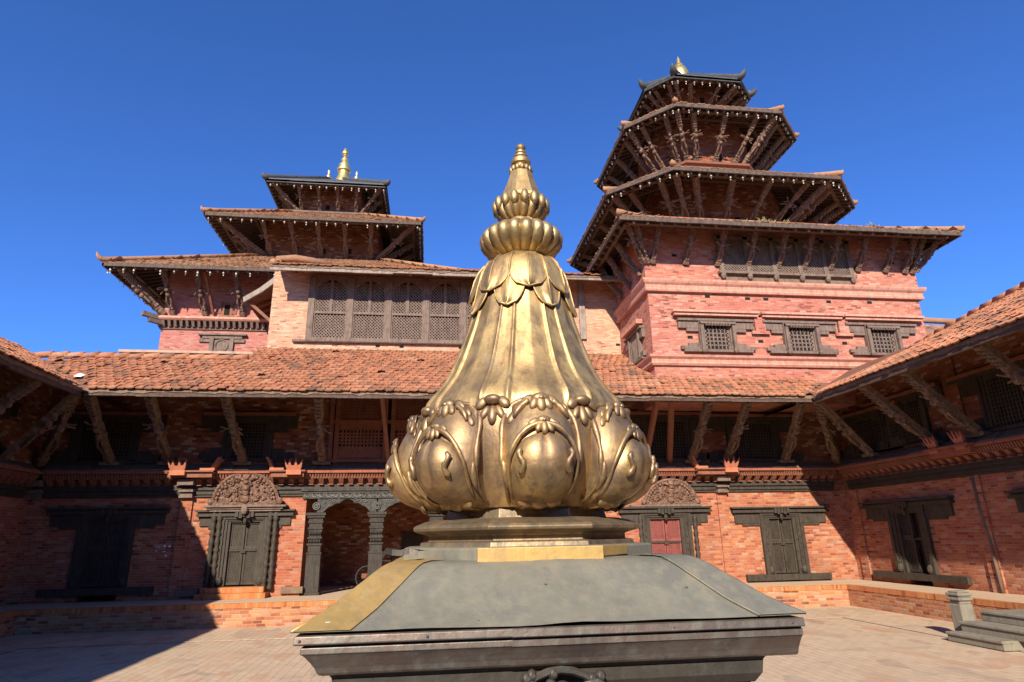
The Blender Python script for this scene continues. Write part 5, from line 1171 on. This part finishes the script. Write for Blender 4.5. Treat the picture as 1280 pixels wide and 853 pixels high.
for i in range(13): a = 2 * math.pi * i / 13; bb.blob(P(.05, a, 3.718), .0135, .0135, .02, 8, 5)
bb.build('bead_ring', 'bronze_dull', sh, smooth=True)
lath('finial', [(3.70, .045), (3.715, .052), (3.735, .05), (3.74, .036), (3.748, .036), (3.756, .05), (3.77, .053), (3.784, .048), (3.788, .03), (3.795, .03), (3.80, .038), (3.808, .038), (3.812, .024), (3.82, .023), (3.824, .03), (3.831, .03), (3.835, .014), (3.842, .015), (3.85, .023), (3.862, .026), (3.874, .02), (3.884, .004)], 'bronze_dull', 24)

# ------------------------------------------------------------------ small things in the court
st = thing('stone_steps', (9.9, 10.5, 0), 'three worn grey stone steps leading up to the brick walkway', 'steps')
for i, (x0, z1, y0, y1) in enumerate(((9.22, .15, 10.0, 11.05), (9.5, .31, 9.6, 11.02), (9.92, .48, 9.2, 10.98))):
    mb = MB(); mb.box(x0, XPR, y0 if i else 9.9, y1, 0 if i == 0 else z1 - .17, z1); mb.box(x0 - .025, x0 + .2, (y0 if i else 9.9) - .01, y1 + .01, z1 - .045, z1 + .004); mb.build('step', 'stone', st, bevel=.012)
po = MB(); F = frame((9.75, 11.2, 0), (1, 0, 0), (0, -1, 0))
for a, z0, z1 in ((.13, 0, .58), (.115, .58, .64), (.15, .64, .69), (.125, .69, .72), (.15, .72, .77), (.12, .77, .80)): po.fbox(F, -a, a, -a, a, z0, z1)
po_ = po.build('stone_post', 'stone', None, bevel=.015); tag(po_, 'short grey stone post with a ringed top beside the stone steps', 'post')

bk = thing('bicycle', (-1.28, 19.75, ZP), 'old bicycle leaning inside the dark arcade', 'bicycle')
def whl(c):
    q = MB(); c = V(c); q.tube([c + V((.31 * math.cos(a * math.pi / 14), 0, .31 * math.sin(a * math.pi / 14))) for a in range(29)], .02, 6); t = q.build('wheel', 'rubber', bk)
    q = MB()
    for a in range(14): q.tube([c, c + V((.3 * math.cos(a * math.pi / 7), .0, .3 * math.sin(a * math.pi / 7)))], .003, 4)
    q.tube([c + V((0, -.05, 0)), c + V((0, .05, 0))], .025, 8); q.build('spokes', 'black_iron', t)
whl((-1.80, 19.75, ZP + .33)); whl((-0.80, 19.75, ZP + .33))
q = MB()
for a, e in (((-0.80, .33), (-1.18, .34)), ((-1.18, .34), (-1.10, .85)), ((-1.12, .76), (-1.65, .8)), ((-1.18, .34), (-1.66, .74)), ((-0.80, .33), (-1.12, .76)), ((-1.80, .33), (-1.63, .95))): q.tube([(a[0], 19.75, ZP + a[1]), (e[0], 19.75, ZP + e[1])], .016, 6)
q.build('frame', 'black_iron', bk)
q = MB(); q.blob((-1.10, 19.75, ZP + .88), .12, .08, .035, 10, 5); q.build('saddle', 'rubber', bk)
q = MB(); q.tube([(-1.53, 19.5, ZP + .98), (-1.63, 19.6, ZP + 1.0), (-1.63, 19.9, ZP + 1.0), (-1.53, 19.99, ZP + .98)], .014, 6); q.build('handlebar', 'black_iron', bk)
q = MB(); q.add([(-8.64, 15.74, 5.80), (-8.46, 15.73, 5.79), (-8.42, 15.83, 5.86), (-8.51, 15.88, 5.91), (-8.61, 15.86, 5.87), (-8.54, 15.8, 5.90)], [(0, 1, 5), (1, 2, 5), (2, 3, 5), (3, 4, 5), (4, 0, 5)])
tag(q.build('plastic_scrap', 'paper', None, recalc=False), 'crumpled white scrap caught on the tiles in the roof valley', 'scrap')

# dry weeds along the tower's lower eave
wm = MB(); rnd = random.Random(2)
for i in range(9):
    a = rnd.uniform(0, 6.28); t = rnd.uniform(.05, .16); h = rnd.uniform(.12, .3); e = V((t * math.cos(a), t * math.sin(a), h)); wm.tube([(0, 0, -.03), e * .5 + V((0, 0, .03)), e], [.007, .006, .004], 4)
    for j in range(3): wm.blob(e * rnd.uniform(.5, 1) + V((rnd.uniform(-.03, .03), rnd.uniform(-.03, .03), .01)), .02, .02, .016, 5, 3)
w_o = wm.build('dry_weed', 'plant'); w_me = w_o.data; bpy.data.objects.remove(w_o)
for x, s in ((9.25, .5), (9.75, .8), (9.95, .65), (10.15, .6), (10.55, .65), (13.35, .8), (13.55, .5), (15.0, .5), (15.9, .45)):
    o = bpy.data.objects.new('dry_weed', w_me); col.objects.link(o); o.location = (x, TY0 - 1.1 + jit(.06), 10.78); o.scale = (s, s, s); o.rotation_euler = (0, 0, jit(3))
    tag(o, 'dry yellow weed sprouting on the lowest eave of the tall tower', 'weed', 'weeds on the tower eave')
for o in scene.objects:
    if '_at' in o: del o['_at']
